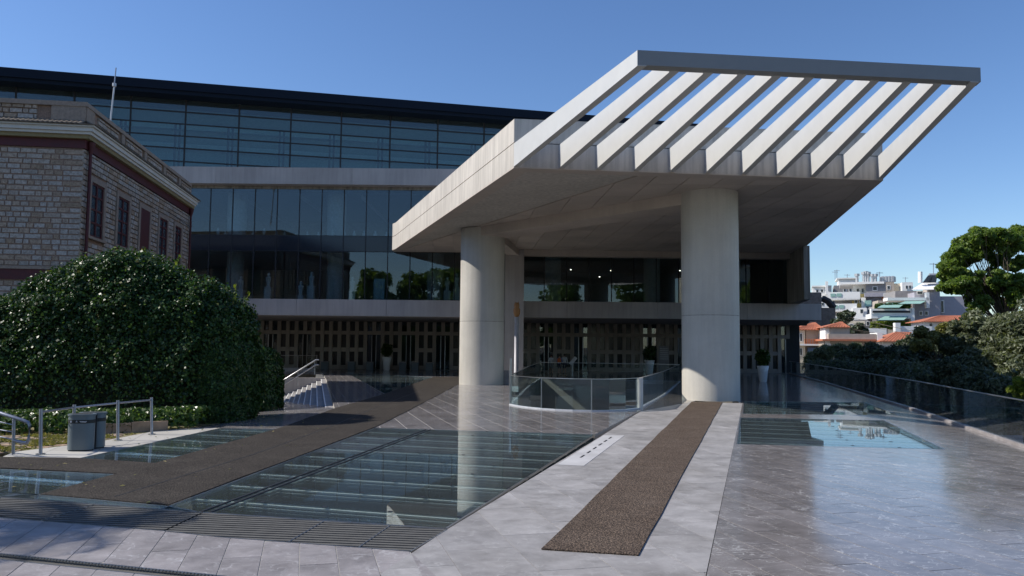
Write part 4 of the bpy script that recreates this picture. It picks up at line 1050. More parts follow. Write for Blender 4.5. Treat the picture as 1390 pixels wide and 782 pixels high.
panes([(5.2, 32.38), (6.1, 35.4), (7.0, 38.4), (7.9, 41.5)], [(0, 1), (1, 2), (2, 3)]); panes(back, [(0, 1), (1, 2), (2, 3), (3, 4)])
m = MB(); loop = front+[(6.1, 35.4), (7.0, 38.4)]+back
for a, b_ in zip(loop[:-1], loop[1:]): m.bar((*a, 1.24), (*b_, 1.24), .035, .03)
m.build('top_rail', 'steel', pg)
m = MB()
for a, b_ in zip(loop[:-1], loop[1:]): m.bar((*a, .025), (*b_, .025), .10, .05)
m.build('base_rail', 'pale_slab', pg)
for p in (front[3], front[6]): MB().box((p[0]-.02, p[1]-.02, 0), (p[0]+.02, p[1]+.02, 1.24)).build('post', 'steel', pg)
MB().lathe((5.22, 32.36, 0), [(.11, 0), (.11, 1.25)], 16).build('end_post', 'cornice', pg, True)
MB().lathe((-.03, 33.84, 0), [(.05, 0), (.05, 1.95)], 12).build('end_post', 'steel', pg, True)

# ---------------------------------------------------------------- right balustrade
bl = thing('glass_balustrade', 'long frameless glass balustrade along the right edge of the terrace', 'balustrade', (14, 23.7, 0))
base = [(7.5, 0), (13.29, 20.85), (14.06, 23.74), (16.5, 32.59), (19.23, 43.78), (22.73, 57.99), (27.51, 79.05)]
L = []
tot = 0
for a, b_ in zip(base[:-1], base[1:]):
    d = (Vector(b_)-Vector(a)).length; k = max(1, round(d/1.75))
    for j in range(k): L.append(Vector(a).lerp(Vector(b_), j/k))
L.append(Vector(base[-1]))
for a, b_ in zip(L[:-1], L[1:]):
    u_ = (b_-a).normalized()*.012; MB().bar((*(a+u_), .64), (*(b_-u_), .64), .02, 1.10).build('pane', 'rail_glass', bl)
m = MB(); m2 = MB()
for a, b_ in zip(base[:-1], base[1:]): m.bar((*a, 1.205), (*b_, 1.205), .035, .03); m2.bar((*a, .0), (*b_, .0), .16, .16)
m.build('top_rail', 'steel', bl); m2.build('kerb', 'marble_f', bl)
ew = MB()
for a, b_ in zip(base[:-1], base[1:]):
    off = Vector((.2, 0)); ew.bar((*(Vector(a)+off), -2.6), (*(Vector(b_)+off), -2.6), .25, 5.0)
ew.build('terrace_retaining_wall', 'conc_dark', kind='structure')

# lower garden beyond the balustrade
MB().prism([(14, 8), (80, 8), (80, 150), (29, 150), (28.5, 80), (23.2, 58), (17, 32.6)], -5, -2.4).build('garden_terrain', 'terrain', kind='structure')
lt = thing('lower_roof', 'pale low roof slab seen through the balustrade at the right', 'roof', (19, 30, -1.5))
MB().prism([(17.3, 31.5), (23, 31.5), (23.5, 25.5), (16.2, 25.5)], -1.7, -1.1).build('roof_slab', 'pale_slab', lt)
MB().prism([(19.5, 38), (26.5, 38), (25.5, 33.5), (18.3, 33.5)], -2.4, -1.5).build('roof_slab', 'pale_slab', lt)
for k in range(4): MB().prism([(17.2+k*1.5, 31.4), (17.28+k*1.5, 31.4), (17.0+k*1.5, 25.6), (16.92+k*1.5, 25.6)], -1.099, -1.03).build('roof_seam', 'steel', lt)

def tree(name, label, cat, base, crowns, n, leaf, mat, trunk_r=.2, jitter=1.2, aspect=1.6, group=None, shell=.45, limbs=True, sub=7, flat=.75, rsc=1.0, fk=.6):
    t = thing(name, label, cat, base, group)
    bz = Vector(base); tb = MB(); cs = [(Vector(c[:3]), c[3]) for c in crowns]
    mid = sum((c for c, r in cs), Vector())/len(cs); fork = Vector((bz.x*fk+mid.x*(1-fk), bz.y*fk+mid.y*(1-fk), bz.z+(min(c.z-r for c, r in cs)-bz.z)*.8+.3))
    tb.tube([bz, bz.lerp(fork, .5)+Vector((random.uniform(-.1, .1), 0, 0)), fork], [trunk_r*1.2, trunk_r, trunk_r*.8], 8)
    Ps = []; Ns = []; tot = sum(r**2 for c, r in cs)
    for c, r in cs:
        if limbs: 
            md = fork.lerp(c, .5)+Vector((random.uniform(-.2, .2), random.uniform(-.2, .2), -.1*r))
            tb.tube([fork, md, c], [trunk_r*.55, trunk_r*.35, trunk_r*.15], 6)
            for k in range(3):
                e_ = c+Vector((random.uniform(-1, 1), random.uniform(-1, 1), random.uniform(-.3, .8)))*r*.75; tb.tube([md.lerp(c, random.uniform(0, 1)), e_], [trunk_r*.2, trunk_r*.05], 5)
        m = int(n*r**2/tot); per = m//sub
        for s in range(sub):                                  # sub-clumps give light and dark clusters with gaps
            u = rng.normal(0, 1, 3); u /= np.linalg.norm(u); cc_ = np.array(c)+u*r*rng.uniform(.45, .85)*np.array([1, 1, .8]); rs = r*rng.uniform(.28, .5)*rsc
            v_ = rng.normal(0, 1, (per, 3)); v_ /= np.linalg.norm(v_, axis=1)[:, None]; rad = rng.uniform(shell, 1, (per, 1))**.6
            Ps.append(cc_+v_*rad*rs*np.array([1, 1, flat])); Ns.append(v_+np.array([0, 0, .4]))
    tb.build('trunk', 'bark', t, True)
    leaf_mesh('crown', np.concatenate(Ps), np.concatenate(Ns), leaf, mat, t, aspect, jitter, 'stuff')
    return t
def C(px, py, Y, r, k=1.0): p = at(px, py, Y*k); return (p.x, p.y, p.z, r*k)
# tall tree at the right edge
rt = random.Random(11); crn = []
while len(crn) < 40:
    a, b_ = rt.uniform(-1, 1), rt.uniform(-1, 1)
    px, py = 1358+a*72, 370+b_*56
    if a*a+b_*b_ > 1 or (b_ > .4 and a < -.5): continue
    crn.append(C(px, py, 50+rt.uniform(-1.8, 1.8), rt.uniform(.62, .98), 1.5))
tree('tall_tree', 'tall spreading broadleaf tree against the sky at the right edge', 'tree', (at(1375, 470, 75).x, 75, -3), crn, 150000, .21, 'bigtree', .15, sub=14, flat=.7, rsc=1.0, fk=.8, shell=.0)
# olives and shrubs beyond the balustrade
ol = [('silver-green olive tree at the right edge below the tall tree', 'olive', [C(1395, 441, 40, 1.6, 1.5), C(1372, 446, 40, 1.1, 1.5), C(1375, 470, 40, 1.3, 1.5), C(1400, 485, 39, 1.6, 1.5), C(1355, 448, 41, .9, 1.5), C(1385, 510, 38.5, 1.4, 1.5)], 60),
      ('rounded silver-green olive tree under the lilac grey house wall', 'olive', [C(1325, 446, 46, 1.2, 1.5), C(1305, 455, 46, 1.0, 1.5), C(1340, 470, 45.5, 1.2, 1.5), C(1300, 470, 46, 1.0, 1.5), C(1330, 495, 45, 1.3, 1.5), C(1295, 455, 47, .7, 1.5)], 68),
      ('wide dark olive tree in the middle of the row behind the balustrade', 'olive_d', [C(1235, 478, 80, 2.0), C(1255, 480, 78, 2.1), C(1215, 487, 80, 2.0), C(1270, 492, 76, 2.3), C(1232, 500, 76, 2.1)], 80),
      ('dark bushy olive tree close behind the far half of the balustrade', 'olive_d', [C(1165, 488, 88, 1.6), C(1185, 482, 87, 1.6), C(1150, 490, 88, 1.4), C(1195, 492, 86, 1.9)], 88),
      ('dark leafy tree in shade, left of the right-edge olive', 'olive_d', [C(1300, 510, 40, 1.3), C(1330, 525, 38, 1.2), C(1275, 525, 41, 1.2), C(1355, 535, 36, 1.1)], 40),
      ('pale green bush beside the small cream house', 'olive', [C(1120, 482, 100, 1.4), C(1140, 477, 101, 1.4), C(1105, 488, 100, 1.1), C(1160, 474, 100, .9)], 100)]
for lab, mt2, crs, Y in ol:
    xm = sum(c[0] for c in crs)/len(crs)
    tree('olive_tree', lab, 'tree', (xm, Y+.3, -2.6), crs, 34000, .11*Y/44, mt2, .16, aspect=2.6, group='olive trees beyond the balustrade', sub=34, rsc=.85, shell=.1)
tree('flowering_tree', 'yellow-green tree behind the olives, under the red roof', 'tree', (at(1270, 470, 70).x, 70, -3), [C(1262, 458, 70, 1.3), C(1280, 450, 70, 1.3), C(1250, 468, 69, 1.0), C(1295, 446, 71, .9)], 8000, .22, 'yellowtree', .15, group=None)
tree('shrub', 'bright yellow-green shrub at the right edge above the balustrade', 'shrub', (at(1388, 540, 33).x, 33, -2.5), [C(1390, 520, 33, .5), C(1386, 534, 33, .5)], 2500, .12, 'lime', .05)
tree('shrub', 'lime green shrub behind the left edge of the ivy hedge', 'shrub', (at(8, 440, 32).x, 32, 0), [C(4, 418, 32, .6), C(12, 436, 32, .55)], 2500, .14, 'lime', .05)
# dense back row that closes the view under the crowns
hb = thing('dark_hedge_row', 'continuous dark shrub belt low behind the balustrade', 'hedge', (22, 50, -2.5))
n = 70000; t = rng.uniform(0, 1, n); x = 21.0+t*9.5+rng.uniform(-1, 1, n); y = 36+ (1-t)*32+rng.uniform(-1.5, 1.5, n)
x = np.interp(t, [0, .35, .7, 1], [34.5, 33, 30.0, 24])+rng.uniform(-1.4, 1.4, n); y = np.interp(t, [0, .35, .7, 1], [90, 74, 58, 40])+rng.uniform(-2, 2, n)
z = -2.4+rng.uniform(0, 1, n)**.6*np.interp(t, [0, .5, 1], [3.2, 3.6, 3.4])*(1+.2*lump(x, y*.8))
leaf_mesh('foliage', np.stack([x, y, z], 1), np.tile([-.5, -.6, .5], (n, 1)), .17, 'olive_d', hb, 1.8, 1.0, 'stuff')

# ---------------------------------------------------------------- far houses
gz_ = -5
KH = 2.3                                  # the town stands well beyond the garden
def fbox(mb, x0, x1, y0, y1, Y, depth):   # box whose front face spans photo pixels at depth Y
    Y *= KH; depth *= KH
    a = at(x0, y1, Y); b_ = at(x1, y0, Y); mb.box((a.x, Y, a.z), (b_.x, Y+depth, b_.z)); return mb
def atk(px, py, Y): return at(px, py, Y*KH)
def house(name, label, cat='house', loc=None): return thing(name, label, cat, (loc[0], loc[1]*KH, gz_))
def win(r, x0, x1, y0, y1, Y, mat='window_dark', frame='white'):
    f_ = fbox(MB(), x0-.8, x1+.8, y0-.8, y1+.8, Y-.06, .05).build('window', frame, r); fbox(MB(), x0, x1, y0, y1, Y-.1, .03).build('pane', mat, f_)
def hip(r, x0, x1, yb, yt, xr0, xr1, Y, depth, mat='rooftile', tiles=True):
    a = atk(x0, yb, Y-.4); b_ = atk(x1, yb, Y-.4); p = atk(xr0, yt, Y+depth/2); q = atk(xr1, yt, Y+depth/2); y1 = (Y+depth+.4)*KH; yf_ = (Y-.4)*KH
    z = a.z
    MB().add([(a.x, yf_, z), (b_.x, yf_, z), (b_.x, y1, z), (a.x, y1, z), p, q, (a.x, yf_, z-.18), (b_.x, yf_, z-.18), (b_.x, y1, z-.18), (a.x, y1, z-.18)],
             [(0, 1, 5, 4), (1, 2, 5), (2, 3, 4, 5), (3, 0, 4), (6, 7, 1, 0), (7, 8, 2, 1), (8, 9, 3, 2), (9, 6, 0, 3), (9, 8, 7, 6)]).build('roof', mat, r)
    if tiles:
        rb = MB(); k = int((b_.x-a.x)/.7)
        for i in range(1, k):
            s = Vector((a.x+(b_.x-a.x)*i/k, yf_, z+.03)); e_ = Vector((p.x+(q.x-p.x)*i/k, (Y+depth/2)*KH, p.z+.03)); rb.bar(s, e_, .2, .14)
        rb.build('roof_ribs', mat, r, kind='stuff')
# dark stained wall block
h1 = house('town_house', 'windowless dark stained wall block right behind the museum corner', 'house', (atk(1115, 480, 110).x, 110, gz_))
fbox(MB(), 1080, 1115, 397, 520, 110, 8).build('wall', 'darkwall', h1); fbox(MB(), 1115.3, 1134, 418, 520, 110.3, 8).build('wall', 'darkwall', h1)
a = atk(1116, 410, 112); MB().tube([atk(1116, 405, 111), atk(1124, 409, 111), atk(1132, 418, 111)], 1.1, 6).build('shed_roof', 'dark_steel', h1)
# cream house with red hip roof
h2 = house('town_house', 'small cream house with a red hipped roof and balcony beside the museum corner', 'house', (atk(1098, 500, 92).x, 92, gz_))
fbox(MB(), 1078, 1092.8, 447, 530, 92, 6).build('wall', 'cream', h2); fbox(MB(), 1093, 1119, 447, 466, 92.5, 6).build('wall', 'beige', h2); fbox(MB(), 1093, 1119, 466.2, 530, 92.9, 6).build('wall', 'beige', h2)
hip(h2, 1076, 1121, 447, 438, 1096, 1100, 92, 6)
fbox(MB(), 1077.5, 1118, 467, 469, 91.3, 1.5).build('balcony', 'white', h2)
for k in range(12): fbox(MB(), 1094+k*2.1, 1094.6+k*2.1, 460, 467, 91.4, .1).build('baluster', 'orange', h2)
for x in (1081, 1087): win(h2, x, x+2.2, 453, 463, 92); win(h2, x, x+2.2, 473, 482, 92)
fbox(MB(), 1095, 1117, 472, 479, 92.6, .2).build('awning', 'cloth_b', h2)
# second low house with tower
h3 = house('town_house', 'low beige house with a little square tower under a red roof', 'house', (atk(1150, 500, 88).x, 88, gz_))
fbox(MB(), 1128, 1153, 443, 466, 88, 4).build('tower_wall', 'beige', h3); fbox(MB(), 1122, 1127.8, 443, 482, 88.2, 4).build('tower_wall', 'white', h3)
hip(h3, 1120, 1155, 443.5, 437, 1136, 1139, 88, 4)
fbox(MB(), 1127, 1188, 453.5, 460.5, 87.6, 5).build('parapet', 'beige', h3); fbox(MB(), 1120, 1189, 460.7, 462.7, 87.3, 5).build('eaves', 'rooftile', h3); fbox(MB(), 1120, 1188, 463, 520, 88.4, 5).build('wall', 'beige', h3)
fbox(MB(), 1190, 1196, 452, 480, 87.5, 3).build('chimney', 'white', h3); hip(h3, 1196, 1234, 463, 451, 1206, 1228, 86.5, 6); fbox(MB(), 1198, 1232, 463, 500, 87, 5).build('wall', 'white', h3)
# white tower block behind
h4 = house('apartment_block', 'tall plain white block, leftmost of the far apartment houses', 'building', (atk(1120, 480, 175).x, 175, gz_))
fbox(MB(), 1106, 1128, 389, 520, 175, 10).build('wall', 'white', h4); fbox(MB(), 1124, 1127, 382, 400, 173.5, 1.2).build('stair_shaft', 'white', h4); fbox(MB(), 1130, 1155, 379, 388, 178, 8).build('penthouse', 'white', h4); fbox(MB(), 1129, 1156, 388.2, 520, 177, 8).build('wall', 'greywall', h4)
fbox(MB(), 1129, 1157, 378, 379.2, 177.4, 9).build('roof_slab', 'white', h4); fbox(MB(), 1104, 1129, 387.6, 389.2, 174.6, 11).build('roof_slab', 'white', h4)
for x, y in ((1109, 393), (1115, 393), (1110, 402), (1117, 402), (1139, 393), (1146, 393)): win(h4, x, x+2.4, y, y+3.4, 175 if x < 1129 else 177)
# balconied apartment house
h5 = house('apartment_block', 'white apartment house with ochre balconies, green glass and one framed window', 'building', (atk(1170, 480, 150).x, 150, gz_))
fbox(MB(), 1175, 1199, 384, 399, 150, 12).build('wall', 'greywall', h5); fbox(MB(), 1153, 1175, 386, 399, 152, 10).build('wall', 'white', h5); fbox(MB(), 1144, 1199, 383, 385.3, 149.4, 13).build('roof_slab', 'white', h5)
win(h5, 1184, 1188.5, 390, 394.5, 150)
for x in (1158, 1164, 1169.5): win(h5, x, x+2.4, 392, 397, 152)
fbox(MB(), 1157, 1175.5, 399, 520, 151, 10).build('wall', 'ochre', h5); fbox(MB(), 1134, 1157, 399, 520, 151.5, 10).build('wall', 'greywall', h5); fbox(MB(), 1171, 1176, 404, 419, 149.5, 3).build('pillar', 'white', h5)
fbox(MB(), 1176, 1199, 403, 520, 150.5, 10).build('wall', 'lilac', h5)
for yb, x0, x1 in ((396, 1134, 1175), (412, 1137, 1171), (428, 1134, 1177)):
    fbox(MB(), x0, x1, yb, yb+8.5, 147.5, .3).build('balcony', 'white', h5); fbox(MB(), x0, x1, yb+8.6, yb+10, 147.5, 4).build('balcony_floor', 'white', h5)
    for k in range(2): fbox(MB(), x0+4+k*8, x0+10+k*8, yb+1.6, yb+6, 147.4, .08).build('glass_panel', 'awning', h5)
fbox(MB(), 1176, 1199, 398, 403, 149, 2).build('sunshade', 'lilac', h5); fbox(MB(), 1196, 1200, 404, 413, 149.5, .3).build('blind', 'orange', h5); fbox(MB(), 1199, 1205, 399, 403, 149, 3).build('wall', 'white', h5)
fbox(MB(), 1177, 1185, 408, 416, 148.8, .2).build('glass_screen', 'awning', h5)
fbox(MB(), 1168, 1185, 418, 445, 147, 3).build('wall', 'white', h5); fbox(MB(), 1185.2, 1192, 417, 433, 148, 3).build('wall', 'cornice', h5)
fbox(MB(), 1175, 1193, 434, 446, 145, 5).build('wall', 'greywall', h5)
for x, yt in ((1155, 375), (1163.5, 373), (1166, 372), (1169, 373), (1174, 376), (1178, 376)):
    p = atk(x, 385, 153); q = atk(x, yt, 153); m = MB().tube([p, q], .6, 8); m.tube([q, q+Vector((0, 0, 1.1))], 1.1, 8); m.build('flue', 'tank', h5)
for k in range(4):
    p = atk(1184+k*4, 381, 154); MB().lathe((p.x, 154*KH, p.z-1), [(1.3, 0), (1.3, 2.2), (.4, 2.6)], 10).build('water_tank', 'tank', h5)
# beige back building
h6 = house('apartment_block', 'beige flat-roofed block behind the other apartment houses', 'building', (atk(1220, 480, 190).x, 190, gz_))
fbox(MB(), 1199, 1214, 381, 520, 190, 8).build('wall', 'beige', h6); fbox(MB(), 1214.3, 1231, 385, 520, 191, 8).build('wall', 'cream', h6); fbox(MB(), 1231.4, 1241, 383.5, 520, 188, 8).build('wall', 'white', h6)
win(h6, 1222, 1225.5, 393, 397.5, 191); win(h6, 1206, 1209, 388, 392, 190, 'window_dark'); win(h6, 1206, 1209, 398, 402, 190, 'window_dark')
# terraced house with awnings
h7 = house('apartment_block', 'stepped terrace house with green awnings, plants and a lilac grey side wall', 'building', (atk(1250, 480, 130).x, 130, gz_))
fbox(MB(), 1245, 1273.5, 397, 520, 130, 10).build('wall', 'lilac', h7); fbox(MB(), 1274, 1311, 403, 520, 131, 10).build('wall', 'lilac', h7)
fbox(MB(), 1210, 1245, 395, 404, 134, 8).build('wall', 'greywall', h7); fbox(MB(), 1212, 1264, 404, 407.5, 128, 3).build('terrace_parapet', 'white', h7); fbox(MB(), 1193, 1245, 419, 425.5, 127, 1).build('balcony', 'white', h7)
fbox(MB(), 1193, 1245, 426, 431.8, 127.1, 4).build('balcony_front', 'white', h7); fbox(MB(), 1195, 1243, 421.5, 424, 126.9, .05).build('balcony_grille', 'dark_steel', h7)
fbox(MB(), 1193, 1263, 408, 419, 131.5, 4).build('recess', 'beige', h7); fbox(MB(), 1195, 1244, 432, 445, 130.5, 4).build('recess', 'darkwall', h7)
fbox(MB(), 1261, 1264.5, 397, 418, 128, 1).build('pillar', 'white', h7); fbox(MB(), 1244, 1248, 418, 441, 127, 1).build('pillar', 'white', h7)
def slope(r, name, x0, x1, yf, yb, Y, dY, mat):
    a, b_ = atk(x0, yf, Y), atk(x1, yf, Y); c, d = atk(x1+3, yb, Y+dY), atk(x0+6, yb, Y+dY)
    MB().add([a, b_, c, d, a-Vector((0, 0, .12)), b_-Vector((0, 0, .12)), c-Vector((0, 0, .12)), d-Vector((0, 0, .12))], [(0,1,2,3),(7,6,5,4),(0,4,5,1),(1,5,6,2),(2,6,7,3),(3,7,4,0)]).build(name, mat, r)
slope(h7, 'awning', 1203, 1231, 417, 410, 126, 3, 'awning'); slope(h7, 'awning', 1230, 1258, 412, 407, 126, 3, 'awning'); slope(h7, 'awning', 1204, 1238, 434, 429, 125.5, 1.4, 'awning')
slope(h7, 'canopy_roof', 1242, 1270, 393, 384, 128, 4, 'white'); fbox(MB(), 1258, 1272, 386, 397, 130.5, 3).build('penthouse', 'beige', h7)
win(h7, 1246, 1252, 396, 399, 129.9); win(h7, 1274, 1276.5, 409, 424, 130.8)
for x0, dx in ((1250, 7), (1256, 7), (1270, 9)): 
    a = atk(x0, 384, 131); b_ = atk(x0+dx, 372+(1 if x0 > 1265 else 2), 131); MB().add([a, a+Vector((3, 0, 0)), b_+Vector((1.6, 0, 0)), b_, a+Vector((0, .4, 0)), a+Vector((3, .4, 0)), b_+Vector((1.6, .4, 0)), b_+Vector((0, .4, 0))], [(0,1,2,3),(7,6,5,4),(0,4,5,1),(1,5,6,2),(2,6,7,3),(3,7,4,0)]).build('solar_panel', 'solar', h7)
for x in (1257, 1264): p = atk(x, 374, 131.5); MB().tube([p, p+Vector((2.8, 0, 0))], .7, 10).build('boiler', 'tank', h7)
p = atk(1249, 384, 130); MB().tube([p, atk(1249, 369, 130)], .8, 8).build('chimney', 'white', h7)
n = 2200; P = np.array([atk(random.uniform(1194, 1244), random.uniform(437, 446), random.uniform(126, 127.5)) for _ in range(n)]); leaf_mesh('balcony_plants', P, np.tile([-.4, -.5, .7], (n, 1)), .8, 'lime', h7, 1.5, 1, 'stuff')
n = 900; P = np.array([atk(random.uniform(1196, 1240), random.uniform(412, 419), random.uniform(127.5, 128.5)) for _ in range(n)]); leaf_mesh('balcony_plants', P, np.tile([-.4, -.5, .7], (n, 1)), .8, 'shrub', h7, 1.5, 1, 'stuff')
# red roof low house and white walls in front of it
h8 = house('town_house', 'low white house with a wide red roof above the yellow-green tree', 'house', (atk(1275, 480, 105).x, 105, gz_))
hip(h8, 1253, 1300, 436, 428.5, 1267, 1296, 105, 6); fbox(MB(), 1255, 1300, 436, 500, 105.5, 5).build('wall', 'white', h8); win(h8, 1262, 1265, 439, 443, 105.5)
fbox(MB(), 1230, 1270, 443, 500, 103, 1).build('garden_wall', 'white', h8); fbox(MB(), 1226, 1231, 438, 500, 102.5, 1).build('gate_pier', 'white', h8)
h9 = house('town_house', 'tiny pale block peeking out beside the tall tree', 'house', (atk(1318, 480, 160).x, 160, gz_))
fbox(MB(), 1312, 1326, 417, 520, 160, 6).build('wall', 'cream', h9); win(h9, 1315, 1317, 420, 423, 160); fbox(MB(), 1311, 1327, 415.5, 417, 159.5, 7).build('roof_slab', 'white', h9)
h10 = house('town_house', 'row of low white back walls between the red roofs', 'house', (atk(1160, 480, 118).x, 118, gz_))
fbox(MB(), 1133, 1168, 436, 500, 120, 5).build('wall', 'cream', h10); fbox(MB(), 1160, 1200, 446, 500, 118, 5).build('wall', 'white', h10); win(h10, 1140, 1143, 440, 444, 120); win(h10, 1150, 1153, 440, 444, 120)
ANT = {1136: 'taller of two thin antennas on the leftmost far white block', 1133.5: 'shorter thin antenna at the left edge of the leftmost far white block', 1194: 'thin antenna right of the round chimney flues on the far balconied house', 1229: 'thin antenna on the beige flat-roofed far block', 1267: 'tallest thin antenna, by the solar panels beside the tall tree', 1150: 'thin antenna left of the round chimney flues on the far roofs'}
for px, y0, y1, Y in ((1136, 366, 380, 178), (1133.5, 368, 380, 178), (1194, 369, 382, 154), (1229, 376, 386, 190), (1267, 357, 384, 132), (1150, 372, 380, 178)):
    t_ = thing('roof_antenna', ANT[px], 'antenna', tuple(atk(px, y1, Y)), 'television antennas on the far roofs')
    MB().tube([atk(px, y1, Y), atk(px, y0, Y)], .15, 5).build('pole', 'rail_steel', t_); p = atk(px, y0+1.5, Y); MB().tube([p-Vector((1.5, 0, 0)), p+Vector((1.5, 0, 0))], .11, 5).build('crossbar', 'rail_steel', t_)
tree('town_tree', 'dark small tree between the red-roofed houses', 'tree', (atk(1160, 480, 100).x, 100, -4), [C(1160, 450, 230, 3.4), C(1168, 456, 230, 3.2), C(1153, 447, 230, 2.5), C(1150, 430, 240, 2.3), C(1140, 436, 240, 2.7)], 6000, .7, 'olive_d', .15)

for x in (1249, 1256): win(h7, x, x+3, 405, 409.5, 129.85); win(h7, x, x+3, 423, 427.5, 129.85)
for x in (1178, 1185, 1192): win(h5, x, x+3, 420, 425, 146.8 if x < 1184 else 147.6); win(h5, x, x+3, 437, 441.5, 144.8)
for x in (1159, 1165, 1170): win(h5, x, x+3, 405, 411, 150.8, 'window_dark', 'white'); win(h5, x, x+3, 421, 427, 150.8)
for x in (1233, 1237): win(h6, x, x+2, 388, 392, 187.9)
for x in range(1110, 1127, 6): win(h4, x, x+2.4, 411, 414.5, 175); win(h4, x, x+2.4, 420, 423.5, 175)
for hh, dg in ((h2, -10), (h3, -10), (h4, -20), (h5, -22), (h6, -18), (h7, -12), (h8, -10), (h10, -14)): hh.rotation_euler = (0, 0, math.radians(dg))

# ---------------------------------------------------------------- porch furniture, pots, people
def pot(loc, label, s=1.0, plant=True):
    t = thing('planter_pot', label, 'plant pot', loc, 'tall white planters')
    x, y, z = loc
    MB().lathe(loc, [(.26*s, 0), (.30*s, .1), (.36*s, .8*s), (.47*s, 1.3*s), (.43*s, 1.3*s), (.40*s, 1.22*s)], 20).build('pot', 'pot', t, True)
    if plant:
        n = 700; v_ = rng.normal(0, 1, (n, 3)); v_ /= np.linalg.norm(v_, axis=1)[:, None]
        leaf_mesh('leaves', np.array([x, y, z+1.95*s])+v_*np.array([.6, .6, .7])*s*rng.uniform(.4, 1, (n, 1)), v_, .14, 'shrub', t, 1.8, 1, 'stuff')
    return t
pot((-12.0, 77.0, 0), 'white tapering plant pot left of the left column, before the doors')
pot((12.35, 71.5, 0), 'white tapering plant pot behind the glass railing, left of the right column')
pot((18.4, 58.5, 0), 'white tapering plant pot right of the right column on dark floor', .92)
bw = thing('low_bollard', 'dark grey block seat second from the left along the entrance wall', 'block seat', (-15.6, 78.2, 0), 'block seats along the entrance wall')
MB().box((-15.6-.33, 78.2-.3, 0), (-15.6+.33, 78.2+.3, .72)).build('block', 'bin', bw); MB().box((-15.6-.36, 78.2-.33, .722), (-15.6+.36, 78.2+.33, .78)).build('top', 'greywall', bw)
for k, x in enumerate((-18.2, -13.8, -10.6, -9.4, -8.0)): dup(bw, (x, 78.2, 0), 0, ['dark grey block seat farthest left along the entrance wall', 'dark grey block seat left of the white plant pot', 'dark grey block seat right of the white plant pot', 'dark grey block seat halfway between the white pot and the left column', 'dark grey block seat nearest the left round column'][k])
ow = thing('owl_statue', 'ochre owl-like figure on top of a slim steel pole by the concrete pier', 'statue', (.36, 57.5, 0))
MB().lathe((.36, 57.5, 0), [(.22, 0), (.22, .05), (.16, .06), (.16, 4.55)], 20).build('pole', 'pole_grey', ow, True)
MB().lathe((.36, 57.5, 4.55), [(.08, 0), (.16, .05), (.24, .3), (.25, .55), (.17, .68), (.2, .82), (.17, .98), (.06, 1.05)], 14, 1, .8).build('figure', 'ownl', ow, True)
for s in (-1, 1): MB().tube([(.36+s*.09, 57.5, 5.52), (.36+s*.13, 57.5, 5.68)], [.05, .01], 6).build('ear', 'ownl', ow)
sgn = thing('info_totem', 'slim grey information totem inside the porch near the right-hand doors', 'sign', (14.9, 78, 0))
MB().box((14.4, 78, 0), (15.4, 78.15, 2.6)).build('panel', 'greywall', sgn)
for k in range(6): MB().box((14.5, 77.985, 2.3-k*.2), (15.3, 77.995, 2.36-k*.2)).build('text_line', 'mark', sgn)
gb = thing('grey_cabinet', 'grey box cabinet between the left column and the steel post', 'cabinet', (-.3, 52, 0))
MB().box((-.52, 51.5, 0), (.0, 52.3, .85)).build('body', 'greywall', gb); MB().box((-.55, 51.47, .852), (.03, 52.33, .89)).build('top', 'conc_band', gb)
ls = thing('lectern_sign', 'small tilted sign on a post inside the porch, right of the visitors', 'sign', (5.2, 68, 0))
MB().box((5.15, 68, 0), (5.25, 68.1, 1.0)).build('post', 'steel', ls); MB().bar((5.0, 67.9, .95), (5.5, 67.9, 1.55), .06, .28).build('plate', 'cornice', ls)
